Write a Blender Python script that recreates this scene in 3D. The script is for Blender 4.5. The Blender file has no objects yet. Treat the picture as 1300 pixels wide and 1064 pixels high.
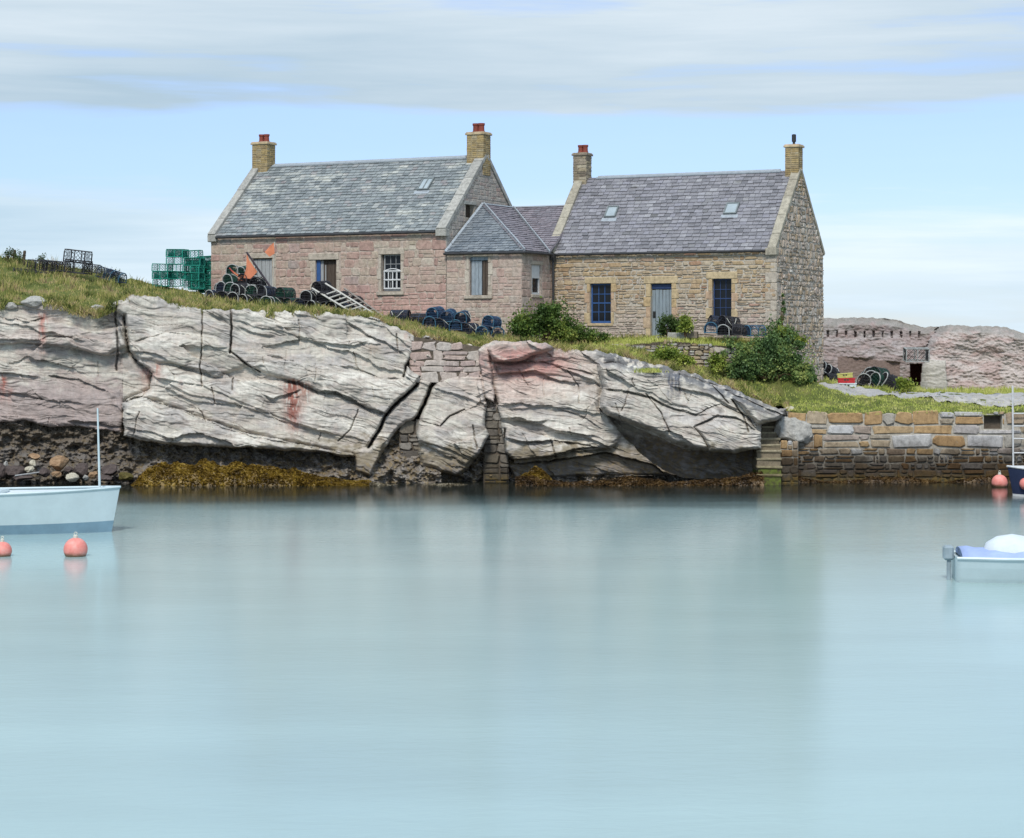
import bpy, math, random
import numpy as np
from mathutils import Vector, Matrix
random.seed(7)
rng = np.random.default_rng(7)
R = math.radians
scene = bpy.context.scene
COL = scene.collection

# ------------------------------------------------------------------ camera geometry (metres; z=0 is the water)
F, CX, HY, H = 2600.0, 650.0, 425.0, 5.18
def W(px, py, Y):
    return Vector(((px-CX)/F*Y, Y, H+(HY-py)/F*Y))
def PX(x, Y): return CX+x/Y*F
def waterY(py): return H*F/(py-HY)

# ------------------------------------------------------------------ object helpers
def tag(o, label=None, cat=None, group=None, kind=None):
    if label: o['label'] = label
    if cat: o['category'] = cat
    if group: o['group'] = group
    if kind: o['kind'] = kind
    return o
def empty(name, loc=(0,0,0), rot=(0,0,0), label=None, cat=None, group=None):
    o = bpy.data.objects.new(name, None); COL.objects.link(o)
    o.location = loc; o.rotation_euler = rot; o.empty_display_size = .2
    return tag(o, label, cat, group)
def link_mesh(name, me, mats, parent=None, smooth=False):
    for m in (mats if isinstance(mats, (list, tuple)) else [mats]): me.materials.append(m)
    if smooth: me.polygons.foreach_set('use_smooth', [True]*len(me.polygons))
    o = bpy.data.objects.new(name, me); COL.objects.link(o)
    if parent: o.parent = parent
    return o
def np_mesh(name, verts, faces4=None, faces3=None, mats=(), parent=None, smooth=False, col=None):
    me = bpy.data.meshes.new(name)
    v = np.asarray(verts, np.float32).reshape(-1, 3)
    loops, tot = [], []
    if faces4 is not None and len(faces4):
        f = np.asarray(faces4, np.int32); loops.append(f.ravel()); tot.append(np.full(len(f), 4, np.int32))
    if faces3 is not None and len(faces3):
        f = np.asarray(faces3, np.int32); loops.append(f.ravel()); tot.append(np.full(len(f), 3, np.int32))
    loops = np.concatenate(loops); tot = np.concatenate(tot)
    start = np.concatenate([[0], np.cumsum(tot)[:-1]]).astype(np.int32)
    me.vertices.add(len(v)); me.vertices.foreach_set('co', v.ravel())
    me.loops.add(len(loops)); me.loops.foreach_set('vertex_index', loops)
    me.polygons.add(len(tot)); me.polygons.foreach_set('loop_start', start); me.polygons.foreach_set('loop_total', tot)
    me.update(calc_edges=True); me.validate()
    if col is not None:
        a = me.attributes.new('col', 'FLOAT_COLOR', 'POINT')
        c = np.ones((len(v), 4), np.float32); c[:, :3] = col
        a.data.foreach_set('color', c.ravel())
    return link_mesh(name, me, mats, parent, smooth)
class MB:
    def __init__(s): s.v=[]; s.f=[]; s.m=[]
    def add(s, vs, fs, m=0):
        b=len(s.v); s.v.extend([tuple(p) for p in vs])
        for f in fs: s.f.append([i+b for i in f]); s.m.append(m)
    def box(s, x0,x1,y0,y1,z0,z1,m=0, mat=None):
        p=[Vector(q) for q in ((x0,y0,z0),(x1,y0,z0),(x1,y1,z0),(x0,y1,z0),(x0,y0,z1),(x1,y0,z1),(x1,y1,z1),(x0,y1,z1))]
        if mat is not None: p=[mat@q for q in p]
        s.add(p,[(0,3,2,1),(4,5,6,7),(0,1,5,4),(1,2,6,5),(2,3,7,6),(3,0,4,7)],m)
    def bbox(s, x0,x1,y0,y1,z0,z1,b=.01,m=0,mat=None,jit=0):
        # box with chamfered edges (24 verts)
        P=[];F_=[]
        xs=(x0,x1);ys=(y0,y1);zs=(z0,z1)
        sg=(1,-1)
        idx={}
        for i in (0,1):
            for j in (0,1):
                for k in (0,1):
                    for ax in range(3):
                        q=[xs[i]+sg[i]*b,ys[j]+sg[j]*b,zs[k]+sg[k]*b]
                        q[ax]=(xs[i],ys[j],zs[k])[ax]
                        if jit: q=[c+random.uniform(-jit,jit) for c in q]
                        idx[(i,j,k,ax)]=len(P); P.append(Vector(q))
        def quad(keys): F_.append([idx[k] for k in keys])
        for i in (0,1):
            quad([(i,a,b2,0) for a,b2 in ((0,0),(1,0),(1,1),(0,1))]); quad([(a,i,b2,1) for a,b2 in ((0,0),(1,0),(1,1),(0,1))]); quad([(a,b2,i,2) for a,b2 in ((0,0),(1,0),(1,1),(0,1))])
        for i in (0,1):
            for j in (0,1):
                quad([(i,j,0,0),(i,j,1,0),(i,j,1,1),(i,j,0,1)]); quad([(i,0,j,0),(i,1,j,0),(i,1,j,2),(i,0,j,2)]); quad([(0,i,j,1),(1,i,j,1),(1,i,j,2),(0,i,j,2)])
                for k in (0,1): pass
        for i in (0,1):
            for j in (0,1):
                for k in (0,1): F_.append([idx[(i,j,k,0)],idx[(i,j,k,1)],idx[(i,j,k,2)]])
        if mat is not None: P=[mat@q for q in P]
        s.add(P,F_,m)
    def tube(s, pts, r, n=6, m=0, closed=False, r2=None):
        pts=[Vector(p) for p in pts]; b=len(s.v); N=len(pts)
        for i,p in enumerate(pts):
            a=pts[i-1] if (i>0 or closed) else p; c=pts[(i+1)%N] if (i<N-1 or closed) else p
            d=(c-a).normalized() if (c-a).length>1e-9 else Vector((0,0,1))
            up=Vector((0,0,1)) if abs(d.z)<.9 else Vector((1,0,0))
            e=d.cross(up).normalized(); g=d.cross(e)
            rr=r if r2 is None else r+(r2-r)*i/max(1,N-1)
            for k in range(n):
                t=2*math.pi*k/n; s.v.append(tuple(p+(e*math.cos(t)+g*math.sin(t))*rr))
        for i in range(N if closed else N-1):
            j=(i+1)%N
            for k in range(n):
                s.f.append([b+i*n+k,b+i*n+(k+1)%n,b+j*n+(k+1)%n,b+j*n+k]); s.m.append(m)
        if not closed:
            s.f.append([b+k for k in range(n)][::-1]); s.m.append(m)
            s.f.append([b+(N-1)*n+k for k in range(n)]); s.m.append(m)
    def lathe(s, prof, n=16, m=0, o=(0,0,0)):
        b=len(s.v)
        for r_,z in prof:
            for k in range(n):
                t=2*math.pi*k/n; s.v.append((o[0]+r_*math.cos(t),o[1]+r_*math.sin(t),o[2]+z))
        for i in range(len(prof)-1):
            for k in range(n): s.f.append([b+i*n+k,b+i*n+(k+1)%n,b+(i+1)*n+(k+1)%n,b+(i+1)*n+k]); s.m.append(m)
        s.f.append([b+k for k in range(n)][::-1]); s.m.append(m)
        s.f.append([b+(len(prof)-1)*n+k for k in range(n)]); s.m.append(m)
    def build(s, name, mats, parent=None, smooth=False):
        me=bpy.data.meshes.new(name); me.from_pydata(s.v,[],s.f)
        mm=mats if isinstance(mats,(list,tuple)) else [mats]
        o=link_mesh(name,me,mm,parent,smooth)
        if len(mm)>1: me.polygons.foreach_set('material_index',s.m)
        return o

# ------------------------------------------------------------------ noise in numpy
def vnoise(x, y, seed=0):
    x=np.asarray(x,float); y=np.asarray(y,float); x,y=x+seed*3.71,y+seed*7.13
    r=np.random.default_rng(seed); A=r.random((256,256))*2*np.pi; GA,GB=np.cos(A),np.sin(A)
    xi=np.floor(x).astype(int); yi=np.floor(y).astype(int); fx=x-xi; fy=y-yi
    u=fx*fx*fx*(fx*(6*fx-15)+10); v=fy*fy*fy*(fy*(6*fy-15)+10)
    def g(i,j): a=(yi+j)%256; b=(xi+i)%256; return GA[a,b]*(fx-i)+GB[a,b]*(fy-j)
    n=(g(0,0)*(1-u)+g(1,0)*u)*(1-v)+(g(0,1)*(1-u)+g(1,1)*u)*v
    return np.clip(.5+n*.95,0,1)
def fbm(x, y, o=4, seed=0, g=.5):
    s=0; a=1; t=0
    for i in range(o):
        s=s+a*vnoise(x*2**i+i*17.3,y*2**i+i*5.1,seed+i); t+=a; a*=g
    return s/t
def sstep(a,b,x):
    t=np.clip((x-a)/(b-a),0,1); return t*t*(3-2*t)
def inpoly(X,Y,P):
    P=np.asarray(P,float); ins=np.zeros(X.shape,bool); n=len(P)
    for i in range(n):
        x1,y1=P[i]; x2,y2=P[(i+1)%n]
        if y1==y2: continue
        c=((y1>Y)!=(y2>Y))&(X<(x2-x1)*(Y-y1)/(y2-y1)+x1); ins^=c
    return ins
def segdist(X,Y,P,closed=False):
    P=np.asarray(P,float); n=len(P); d=np.full(X.shape,1e9)
    for i in range(n if closed else n-1):
        a=P[i]; b=P[(i+1)%n]; ab=b-a; L=max(ab@ab,1e-9)
        t=np.clip(((X-a[0])*ab[0]+(Y-a[1])*ab[1])/L,0,1)
        d=np.minimum(d,np.hypot(X-a[0]-t*ab[0],Y-a[1]-t*ab[1]))
    return d

# ------------------------------------------------------------------ materials
class NT:
    def __init__(s,name):
        s.m=bpy.data.materials.new(name); s.m.use_nodes=True; s.t=s.m.node_tree
        s.b=s.t.nodes['Principled BSDF']
    def n(s,typ,**k):
        q=s.t.nodes.new('ShaderNode'+typ)
        for a,v in k.items():
            if a=='inp':
                for kk,vv in v.items():
                    if hasattr(vv,'node'): s.t.links.new(vv,q.inputs[kk])
                    else: q.inputs[kk].default_value=vv
            else: setattr(q,a,v)
        return q
    def ln(s,a,b): s.t.links.new(a,b)
    def coord(s,scale=(1,1,1),kind='Object'):
        c=s.n('TexCoord'); mp=s.n('Mapping',inp={'Vector':c.outputs[kind],'Scale':scale}); return mp.outputs[0]
    def noise(s,vec,scale=5,detail=4,rough=.55,dist=0):
        return s.n('TexNoise',inp={'Vector':vec,'Scale':scale,'Detail':detail,'Roughness':rough,'Distortion':dist}).outputs[0]
    def ramp(s,fac,stops,interp='LINEAR'):
        q=s.n('ValToRGB'); q.color_ramp.interpolation=interp
        e=q.color_ramp.elements
        while len(e)>len(stops): e.remove(e[-1])
        while len(e)<len(stops): e.new(1)
        for el,(p,c) in zip(e,stops): el.position=p; el.color=(c if isinstance(c,(tuple,list)) else (c,c,c))[:3]+(1,) if isinstance(c,(tuple,list)) else (c,c,c,1)
        s.ln(fac,q.inputs[0]); return q.outputs[0]
    def mix(s,f,a,b,mode='MIX'):
        q=s.n('MixRGB',blend_type=mode)
        for i,v in ((0,f),(1,a),(2,b)):
            if hasattr(v,'node'): s.ln(v,q.inputs[i])
            elif i==0: q.inputs[0].default_value=v
            else: q.inputs[i].default_value=tuple(v)+(1,)
        return q.outputs[0]
    def math(s,op,a,b=0,c=None):
        q=s.n('Math',operation=op)
        for i,v in enumerate((a,b) if c is None else (a,b,c)):
            if hasattr(v,'node'): s.ln(v,q.inputs[i])
            else: q.inputs[i].default_value=v
        return q.outputs[0]
    def island(s): return s.n('NewGeometry').outputs['Random Per Island']
    def bump(s,h,strength=.4,dist=.02):
        q=s.n('Bump',inp={'Strength':strength,'Distance':dist,'Height':h}); s.ln(q.outputs[0],s.b.inputs['Normal'])
    def fin(s,color,rough=.8,spec=.3,metal=0):
        if hasattr(color,'node'): s.ln(color,s.b.inputs['Base Color'])
        else: s.b.inputs['Base Color'].default_value=tuple(color)+(1,)
        if hasattr(rough,'node'): s.ln(rough,s.b.inputs['Roughness'])
        else: s.b.inputs['Roughness'].default_value=rough
        s.b.inputs['Specular IOR Level'].default_value=spec; s.b.inputs['Metallic'].default_value=metal
        return s.m
def m_stone(name, stops, tint=None, tintz=None, bump=.5, wet=None, patch=None):
    n=NT(name); v=n.coord()
    c=n.ramp(n.island(),stops)
    a=n.noise(v,7,6,.65); b=n.noise(v,1.1,4,.6)
    if tint: c=n.mix(n.ramp(b,[(.42,0),(.62,1)]),c,n.mix(.6,c,tint))
    if tintz:
        z=n.n('SeparateXYZ',inp={0:n.coord()}).outputs[2]
        zz=n.math('ADD',z,n.math('MULTIPLY',b,1.2))
        c=n.mix(n.ramp(n.math('MULTIPLY',zz,tintz[1]),[(tintz[2],1),(tintz[3],0)]),c,n.mix(.75,c,tintz[0]))
    if patch:
        pz=n.noise(n.coord((1,1,1)),2.6,6,.7)
        c=n.mix(n.ramp(pz,[(patch[1],0),(patch[2],1)]),c,patch[0])
    c=n.mix(1,c,n.ramp(a,[(.25,.55),(.5,.95),(.75,1.25)]),'MULTIPLY')
    f=n.noise(v,38,4,.7)
    c=n.mix(1,c,n.ramp(f,[(.3,.75),(.6,1.08)]),'MULTIPLY')
    st=n.noise(n.coord((5,5,.7)),1.2,4,.6)
    c=n.mix(n.ramp(st,[(.55,0),(.75,.45)]),c,n.mix(1,c,(.45,.42,.4),'MULTIPLY'))
    rough=.88
    if wet:
        z=n.n('SeparateXYZ',inp={0:n.coord()}).outputs[2]
        zz=n.math('ADD',z,n.math('MULTIPLY',n.noise(v,1.6,5,.65),wet[2]))
        k=n.ramp(n.math('MULTIPLY',n.math('SUBTRACT',zz,wet[0]),1/(wet[1]-wet[0])),[(0,1),(1,0)])
        c=n.mix(k,c,n.mix(1,c,wet[3],'MULTIPLY'))
        zg=n.math('ADD',z,n.math('MULTIPLY',n.noise(v,3,5,.65),.5))
        c=n.mix(n.ramp(zg,[(.28,.85),(.62,0)]),c,n.mix(n.ramp(n.noise(v,9,3),[(.4,0),(.6,1)]),(.06,.05,.025),(.13,.085,.02)))
    h=n.math('ADD',n.math('MULTIPLY',a,1.0),n.math('MULTIPLY',f,.5)); n.bump(h,bump,.03)
    return n.fin(c,rough,.2)
def m_plain(name,c,rough=.7,spec=.3,var=.25,scale=8,bump=.15,metal=0,wear=None,stretch=(1,1,1)):
    n=NT(name); v=n.coord(stretch); a=n.noise(v,scale,5,.65)
    lo=tuple(x*(1-var) for x in c); hi=tuple(min(1,x*(1+var)) for x in c)
    k=n.ramp(a,[(.3,lo),(.7,hi)])
    if wear: k=n.mix(n.ramp(n.noise(v,scale*.6,6,.7),[(wear[1],0),(wear[1]+.12,1)]),k,wear[0])
    n.bump(a,bump,.01); return n.fin(k,rough,spec,metal)
def m_leaf(name,stops,scale=1.2,trans=.25,rough=.55):
    n=NT(name); r=n.island(); v=n.coord()
    f=n.math('ADD',n.math('MULTIPLY',r,.28),n.math('MULTIPLY_ADD',n.noise(v,scale,4,.65),2.0,-.65))
    c=n.ramp(f,stops)
    n.fin(c,rough,.25)
    tb=n.n('BsdfTranslucent'); n.ln(c,tb.inputs[0])
    mx=n.n('MixShader',inp={0:trans}); n.ln(n.b.outputs[0],mx.inputs[1]); n.ln(tb.outputs[0],mx.inputs[2])
    n.ln(mx.outputs[0],n.t.nodes['Material Output'].inputs[0]); return n.m
def m_slate(name,stops,lichen=None,rough=.5):
    n=NT(name); v=n.coord()
    c=n.ramp(n.island(),stops)
    a=n.noise(n.coord((1,3,3)),6,5,.65)
    c=n.mix(1,c,n.ramp(a,[(.3,.75),(.7,1.2)]),'MULTIPLY')
    if lichen:
        l=n.math('ADD',n.noise(n.coord((.55,1,1.3)),1.15,5,.65),n.math('MULTIPLY',n.island(),.12))
        c=n.mix(n.ramp(l,[(lichen[1],0),(lichen[1]+.13,.85)]),c,lichen[0])
        l2=n.noise(v,14,5,.75)
        c=n.mix(n.ramp(l2,[(.56,0),(.72,.55)]),c,lichen[2])
    n.bump(n.noise(v,30,4,.7),.3,.01)
    return n.fin(c,rough,.4)
M={}
M['stoneL']=m_stone('pink_rubble',[(0,(.30,.2,.17)),(.1,(.38,.27,.22)),(.28,(.40,.32,.26)),(.5,(.43,.36,.28)),(.68,(.37,.32,.245)),(.82,(.48,.43,.35)),(.92,(.30,.175,.15)),(1,(.34,.32,.29))],tint=(.45,.29,.25),tintz=((.50,.31,.27),.25,.42,.74),patch=((.30,.15,.09),.70,.80))
M['stoneW']=m_stone('wing_rubble',[(0,(.40,.27,.23)),(.2,(.43,.33,.27)),(.45,(.44,.37,.29)),(.65,(.46,.36,.30)),(.85,(.41,.36,.30)),(1,(.47,.41,.35))],tint=(.45,.33,.28))
M['stoneR']=m_stone('ochre_rubble',[(0,(.30,.20,.12)),(.15,(.40,.29,.17)),(.35,(.44,.34,.21)),(.55,(.40,.33,.24)),(.7,(.47,.40,.30)),(.85,(.38,.30,.21)),(.95,(.34,.16,.10)),(1,(.46,.43,.38))],tint=(.40,.30,.20),tintz=((.46,.39,.35),.25,.40,.70))
M['gableL']=m_stone('weathered_gable_stone',[(0,(.33,.23,.2)),(.3,(.36,.31,.27)),(.6,(.38,.35,.31)),(.85,(.31,.27,.25)),(1,(.41,.37,.32))],tint=(.36,.34,.31),patch=((.33,.17,.14),.64,.72))
M['gableR']=m_stone('lime_washed_rubble',[(0,(.33,.26,.18)),(.2,(.42,.34,.25)),(.4,(.46,.39,.32)),(.6,(.42,.35,.30)),(.75,(.50,.46,.40)),(.9,(.32,.24,.18)),(1,(.52,.49,.44))],patch=((.55,.525,.48),.58,.68),bump=.9)
M['mortar']=m_plain('lime_mortar',(.40,.36,.30),.95,.1,.35,9,.5)
M['mortarL']=m_plain('grey_pink_mortar',(.40,.335,.285),.95,.1,.35,9,.5)
M['mortarG']=m_plain('pale_lime_mortar',(.44,.395,.34),.95,.1,.35,7,.6)
M['mortarD']=m_plain('dark_wall_core',(.11,.09,.07),.95,.1,.4,5,.5)
M['dressL']=m_stone('dressed_grey_stone',[(0,(.40,.34,.27)),(1,(.46,.41,.34))],bump=.25)
M['dressR']=m_stone('dressed_ochre_stone',[(0,(.43,.31,.17)),(.5,(.47,.36,.21)),(.8,(.47,.40,.28)),(1,(.44,.30,.2))],bump=.3)
M['skew']=m_stone('pale_coping_stone',[(0,(.31,.305,.28)),(1,(.37,.36,.325))],bump=.25)
M['skewR']=m_stone('ochre_coping_stone',[(0,(.30,.27,.21)),(1,(.37,.34,.27))],bump=.25)
M['brick']=m_stone('yellow_brick',[(0,(.30,.215,.10)),(.3,(.37,.275,.13)),(.6,(.34,.265,.15)),(.85,(.26,.19,.10)),(1,(.42,.36,.24))],bump=.3)
M['brickD']=m_stone('sooty_stone_brick',[(0,(.16,.13,.10)),(.3,(.36,.30,.20)),(.6,(.22,.18,.14)),(.85,(.42,.37,.27)),(1,(.14,.11,.09))],bump=.6)
M['mortarB']=m_plain('brick_mortar',(.32,.28,.2),.95,.1,.25,9,.4)
M['slateL']=m_slate('grey_green_slate',[(0,(.13,.145,.148)),(.25,(.19,.21,.212)),(.5,(.235,.255,.252)),(.75,(.165,.18,.187)),(.9,(.27,.28,.275)),(1,(.2,.18,.18))],lichen=((.43,.435,.39),.60,(.34,.35,.32)))
M['slateR']=m_slate('purple_grey_slate',[(0,(.13,.127,.137)),(.25,(.19,.185,.198)),(.5,(.235,.228,.243)),(.7,(.18,.174,.186)),(.85,(.215,.21,.235)),(.93,(.28,.275,.285)),(1,(.10,.098,.1))],lichen=((.10,.095,.085),.69,(.27,.27,.28)))
M['slateW']=m_slate('blue_grey_slate',[(0,(.12,.14,.16)),(.4,(.165,.185,.205)),(.75,(.20,.22,.235)),(1,(.15,.165,.185))],lichen=((.32,.35,.36),.66,(.26,.28,.29)))
M['slateK']=m_slate('violet_slate',[(0,(.14,.125,.14)),(.4,(.19,.17,.187)),(.75,(.22,.192,.21)),(1,(.17,.16,.175))],lichen=((.25,.22,.25),.7,(.27,.25,.27)))
M['lead']=m_plain('lead_flashing',(.29,.32,.345),.5,.4,.15,6,.1)
M['leadD']=m_plain('dark_lead',(.10,.11,.12),.55,.4,.2,6,.1)
M['gutter']=m_plain('black_cast_iron',(.03,.03,.032),.5,.4,.3,6,.1)
M['clay']=m_plain('red_clay_pot',(.19,.045,.03),.7,.3,.25,8,.2)
M['black']=m_plain('black_metal',(.02,.02,.02),.5,.4,.2,8,.1)
M['rwood']=m_plain('grey_weathered_boards',(.30,.31,.31),.8,.2,.3,4,.3,stretch=(9,9,.8))
M['bwood']=m_plain('blue_grey_weathered_boards',(.24,.28,.31),.8,.2,.4,4,.3,wear=((.40,.41,.42),.58),stretch=(9,9,.7))
M['dwood']=m_plain('dark_brown_boards',(.075,.058,.045),.8,.2,.35,4,.3,wear=((.17,.15,.12),.6),stretch=(9,9,.7))
M['pdoor']=m_plain('faded_blue_door_boards',(.21,.25,.275),.75,.25,.25,4,.25,wear=((.15,.145,.14),.58),stretch=(8,8,.6))
M['blue']=m_plain('blue_paint',(.03,.085,.23),.5,.4,.2,7,.1)
M['navyp']=m_plain('dark_blue_paint',(.022,.045,.12),.5,.4,.2,7,.1)
M['white']=m_plain('chalky_white_paint',(.55,.56,.56),.6,.3,.12,5,.1)
M['glass']=m_plain('dark_window_glass',(.01,.012,.016),.1,.2,.2,3,.02)
M['skyl']=m_plain('skylight_glass',(.30,.35,.37),.25,.5,.12,3,.05)
M['wframe']=m_plain('skylight_frame',(.16,.18,.18),.6,.3,.2,6,.1)
# ------------------------------------------------------------------ masonry
def add_stone(mb, O, U, Vz, Nn, u0,u1,z0,z1, dep, jit, gap, m=0, back=.03):
    g=gap/2; u0+=g;u1-=g;z0+=g;z1-=g
    w=u1-u0; h=z1-z0
    if w<.025 or h<.02: return
    c=min(w,h)*random.uniform(.08,.24)
    pts=[(u0+c,z0),(u1-c,z0),(u1,z0+c),(u1,z1-c),(u1-c,z1),(u0+c,z1),(u0,z1-c),(u0,z0+c)]
    pts=[(a+random.uniform(-jit,jit)*min(w,.4),b+random.uniform(-jit,jit)*h) for a,b in pts]
    cu=(u0+u1)/2; cz=(z0+z1)/2; d=dep*random.uniform(.45,1.25); tl=random.uniform(-.25,.25)*dep; tz=random.uniform(-.2,.2)*dep
    vs=[O+U*a+Vz*b-Nn*back for a,b in pts]
    vs+=[O+U*a+Vz*b+Nn*(d*.45) for a,b in pts]
    k=1-min(.28,.05/max(min(w,h),.05))
    for a,b in pts:
        a2=cu+(a-cu)*k; b2=cz+(b-cz)*k
        vs.append(O+U*a2+Vz*b2+Nn*(d+tl*(a2-cu)/w+tz*(b2-cz)/h))
    fs=[]
    for r in (0,1):
        for i in range(8): fs.append((r*8+i,r*8+(i+1)%8,r*8+8+(i+1)%8,r*8+8+i))
    fs.append(tuple(range(16,24)))
    mb.add(vs,fs,m)
def masonry(mb, O, U, Nn, u0,u1,z0,z1, ops=(), ch=(.2,.34), wr=(.3,.6), dep=.02, jit=.06, gap=.022, split=.25, ulim=None, m=0, zc=None, quoin=None):
    """random coursed stones on the plane O + u*U + z*Z facing Nn; ops are openings (ua,ub,za,zb)"""
    Zv=Vector((0,0,1)); z=z0
    while z<z1-.04:
        hh=random.uniform(*(ch(z) if callable(ch) else ch))
        if z+hh>z1-.08: hh=z1-z
        a,b=(u0,u1)
        if ulim: a,b=ulim(z+hh*.9); a=max(a,u0); b=min(b,u1)
        u=a; first=True
        while u<b-.03:
            ww=random.uniform(*(wr(z) if callable(wr) else wr))
            if u+ww>b-.12: ww=b-u
            cells=[(u,u+ww,z,z+hh)]
            if random.random()<split:
                f=random.uniform(.35,.65)
                if random.random()<.6: cells=[(u,u+ww,z,z+hh*f),(u,u+ww,z+hh*f,z+hh)]
                else: cells=[(u,u+ww*f,z,z+hh),(u+ww*f,u+ww,z,z+hh*.5),(u+ww*f,u+ww,z+hh*.5,z+hh)]
            for (ca,cb,cz,cd) in cells:
                ok=True
                for (oa,ob,pa,pb) in ops:
                    if ca<ob and cb>oa and cz<pb and cd>pa:
                        cand=[]
                        if ca<oa: cand.append((oa-ca)*(cd-cz))
                        else: cand.append(0)
                        cand.append((cb-ob)*(cd-cz) if cb>ob else 0)
                        cand.append((pa-cz)*(cb-ca) if cz<pa else 0)
                        cand.append((cd-pb)*(cb-ca) if cd>pb else 0)
                        i=cand.index(max(cand))
                        if cand[i]<=0: ok=False;break
                        if i==0: cb=oa
                        elif i==1: ca=ob
                        elif i==2: cd=pa
                        else: cz=pb
                if ok: add_stone(mb,O,U,Zv,Nn,ca,cb,cz,cd,dep,jit,gap,m)
            u+=ww
        z+=hh
def wall_core(mb, O, U, Nn, u0,u1,z0,z1, ops=(), reveal=.22, m=1, gable=None):
    """mortar face with openings and their reveals; gable=(u_apex, z_apex) adds the triangle on top"""
    Zv=Vector((0,0,1)); us=sorted({u0,u1,*[o[i] for o in ops for i in (0,1)]}); zs=sorted({z0,z1,*[o[i] for o in ops for i in (2,3)]})
    for i in range(len(us)-1):
        for j in range(len(zs)-1):
            cu=(us[i]+us[i+1])/2; cz=(zs[j]+zs[j+1])/2
            if any(o[0]<cu<o[1] and o[2]<cz<o[3] for o in ops): continue
            mb.add([O+U*a+Zv*b for a,b in ((us[i],zs[j]),(us[i+1],zs[j]),(us[i+1],zs[j+1]),(us[i],zs[j+1]))],[(0,1,2,3)],m)
    for (a,b,c,d) in ops:
        p=[(a,c),(b,c),(b,d),(a,d)]
        for i in range(4):
            q,r=p[i],p[(i+1)%4]
            mb.add([O+U*q[0]+Zv*q[1],O+U*r[0]+Zv*r[1],O+U*r[0]+Zv*r[1]-Nn*reveal,O+U*q[0]+Zv*q[1]-Nn*reveal],[(0,1,2,3)],m)
    if gable: mb.add([O+U*u0+Zv*z1,O+U*u1+Zv*z1,O+U*gable[0]+Zv*gable[1]],[(0,1,2)],m)
X_,Y_,Z_=Vector((1,0,0)),Vector((0,1,0)),Vector((0,0,1))
class Bld:
    """local frame of a building: x along the front, y into the depth, z up"""
    def __init__(s,x,y,zb,deg): s.O=Vector((x,y,zb)); s.a=R(deg); s.U=Vector((math.cos(s.a),-math.sin(s.a),0)); s.V=Vector((math.sin(s.a),math.cos(s.a),0))
    def ray(s,px,py,P0,nrm):     # local point where the view ray meets a local plane
        d=Vector(((px-CX)/F,1,(HY-py)/F)); c=Vector((0,0,H))-s.O
        dl=Vector((d@s.U,d@s.V,d.z)); cl=Vector((c@s.U,c@s.V,c.z))
        t=(P0-cl)@nrm/(dl@nrm); return cl+dl*t
    def front(s,px,py,v=0): p=s.ray(px,py,Vector((0,v,0)),Y_); return p.x,p.z
    def side(s,px,py,u): p=s.ray(px,py,Vector((u,0,0)),X_); return p.y,p.z
    def rect(s,x0,x1,y0,y1): # px rectangle on the front wall
        xm=(x0+x1)/2; return (s.front(x0,(y0+y1)/2)[0],s.front(x1,(y0+y1)/2)[0],s.front(xm,y1)[1],s.front(xm,y0)[1])
def slates(mb, P0, U, S, length, run, e=.2, w=.26, umin=None, umax=None, m=0, jit=1.0):
    """overlapping slates on the roof plane; P0 eave corner, U along the eave, S up the slope (unit), umin/umax(s) limit rows"""
    Nn=U.cross(S).normalized(); s=0; row=0
    while s<run:
        a=umin(s) if umin else 0; b=umax(s) if umax else length
        u=a-(row%2)*w*.5
        while u<b:
            ww=w*random.uniform(.8,1.25); q0=max(u,a); q1=min(u+ww,b)
            if q1-q0>.03:
                l=min(e*1.55,run-s+.02); dz=random.uniform(-.02,.012)*jit; t=.026*random.uniform(.7,1.6)
                if random.random()<.03: dz-=.025*jit
                sl=random.uniform(-.006,.006)*jit
                p=lambda uu,ss,h: P0+U*uu+S*ss+Nn*h
                g=.007
                vs=[p(q0+g,s+dz,.022+t),p(q1-g,s+dz+sl,.022+t),p(q1-g,s+l,.01),p(q0+g,s+l,.01),p(q0+g,s+dz,.004),p(q1-g,s+dz+sl,.004)]
                mb.add(vs,[(0,1,2,3),(4,5,1,0),(0,3,4),(1,5,2)],m)
            u+=ww
        s+=e; row+=1
def slab(mb,pts,th,m=0):
    """thick sheet from a planar polygon, pushed down by th along its normal"""
    pts=[Vector(p) for p in pts]; n=(pts[1]-pts[0]).cross(pts[2]-pts[0]).normalized()
    if n.z<0: n=-n; pts=pts[::-1]
    k=len(pts); mb.add(pts+[p-n*th for p in pts],[tuple(range(k)),tuple(range(2*k-1,k-1,-1))]+[(i,k+i,k+(i+1)%k,(i+1)%k) for i in range(k)],m)
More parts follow.
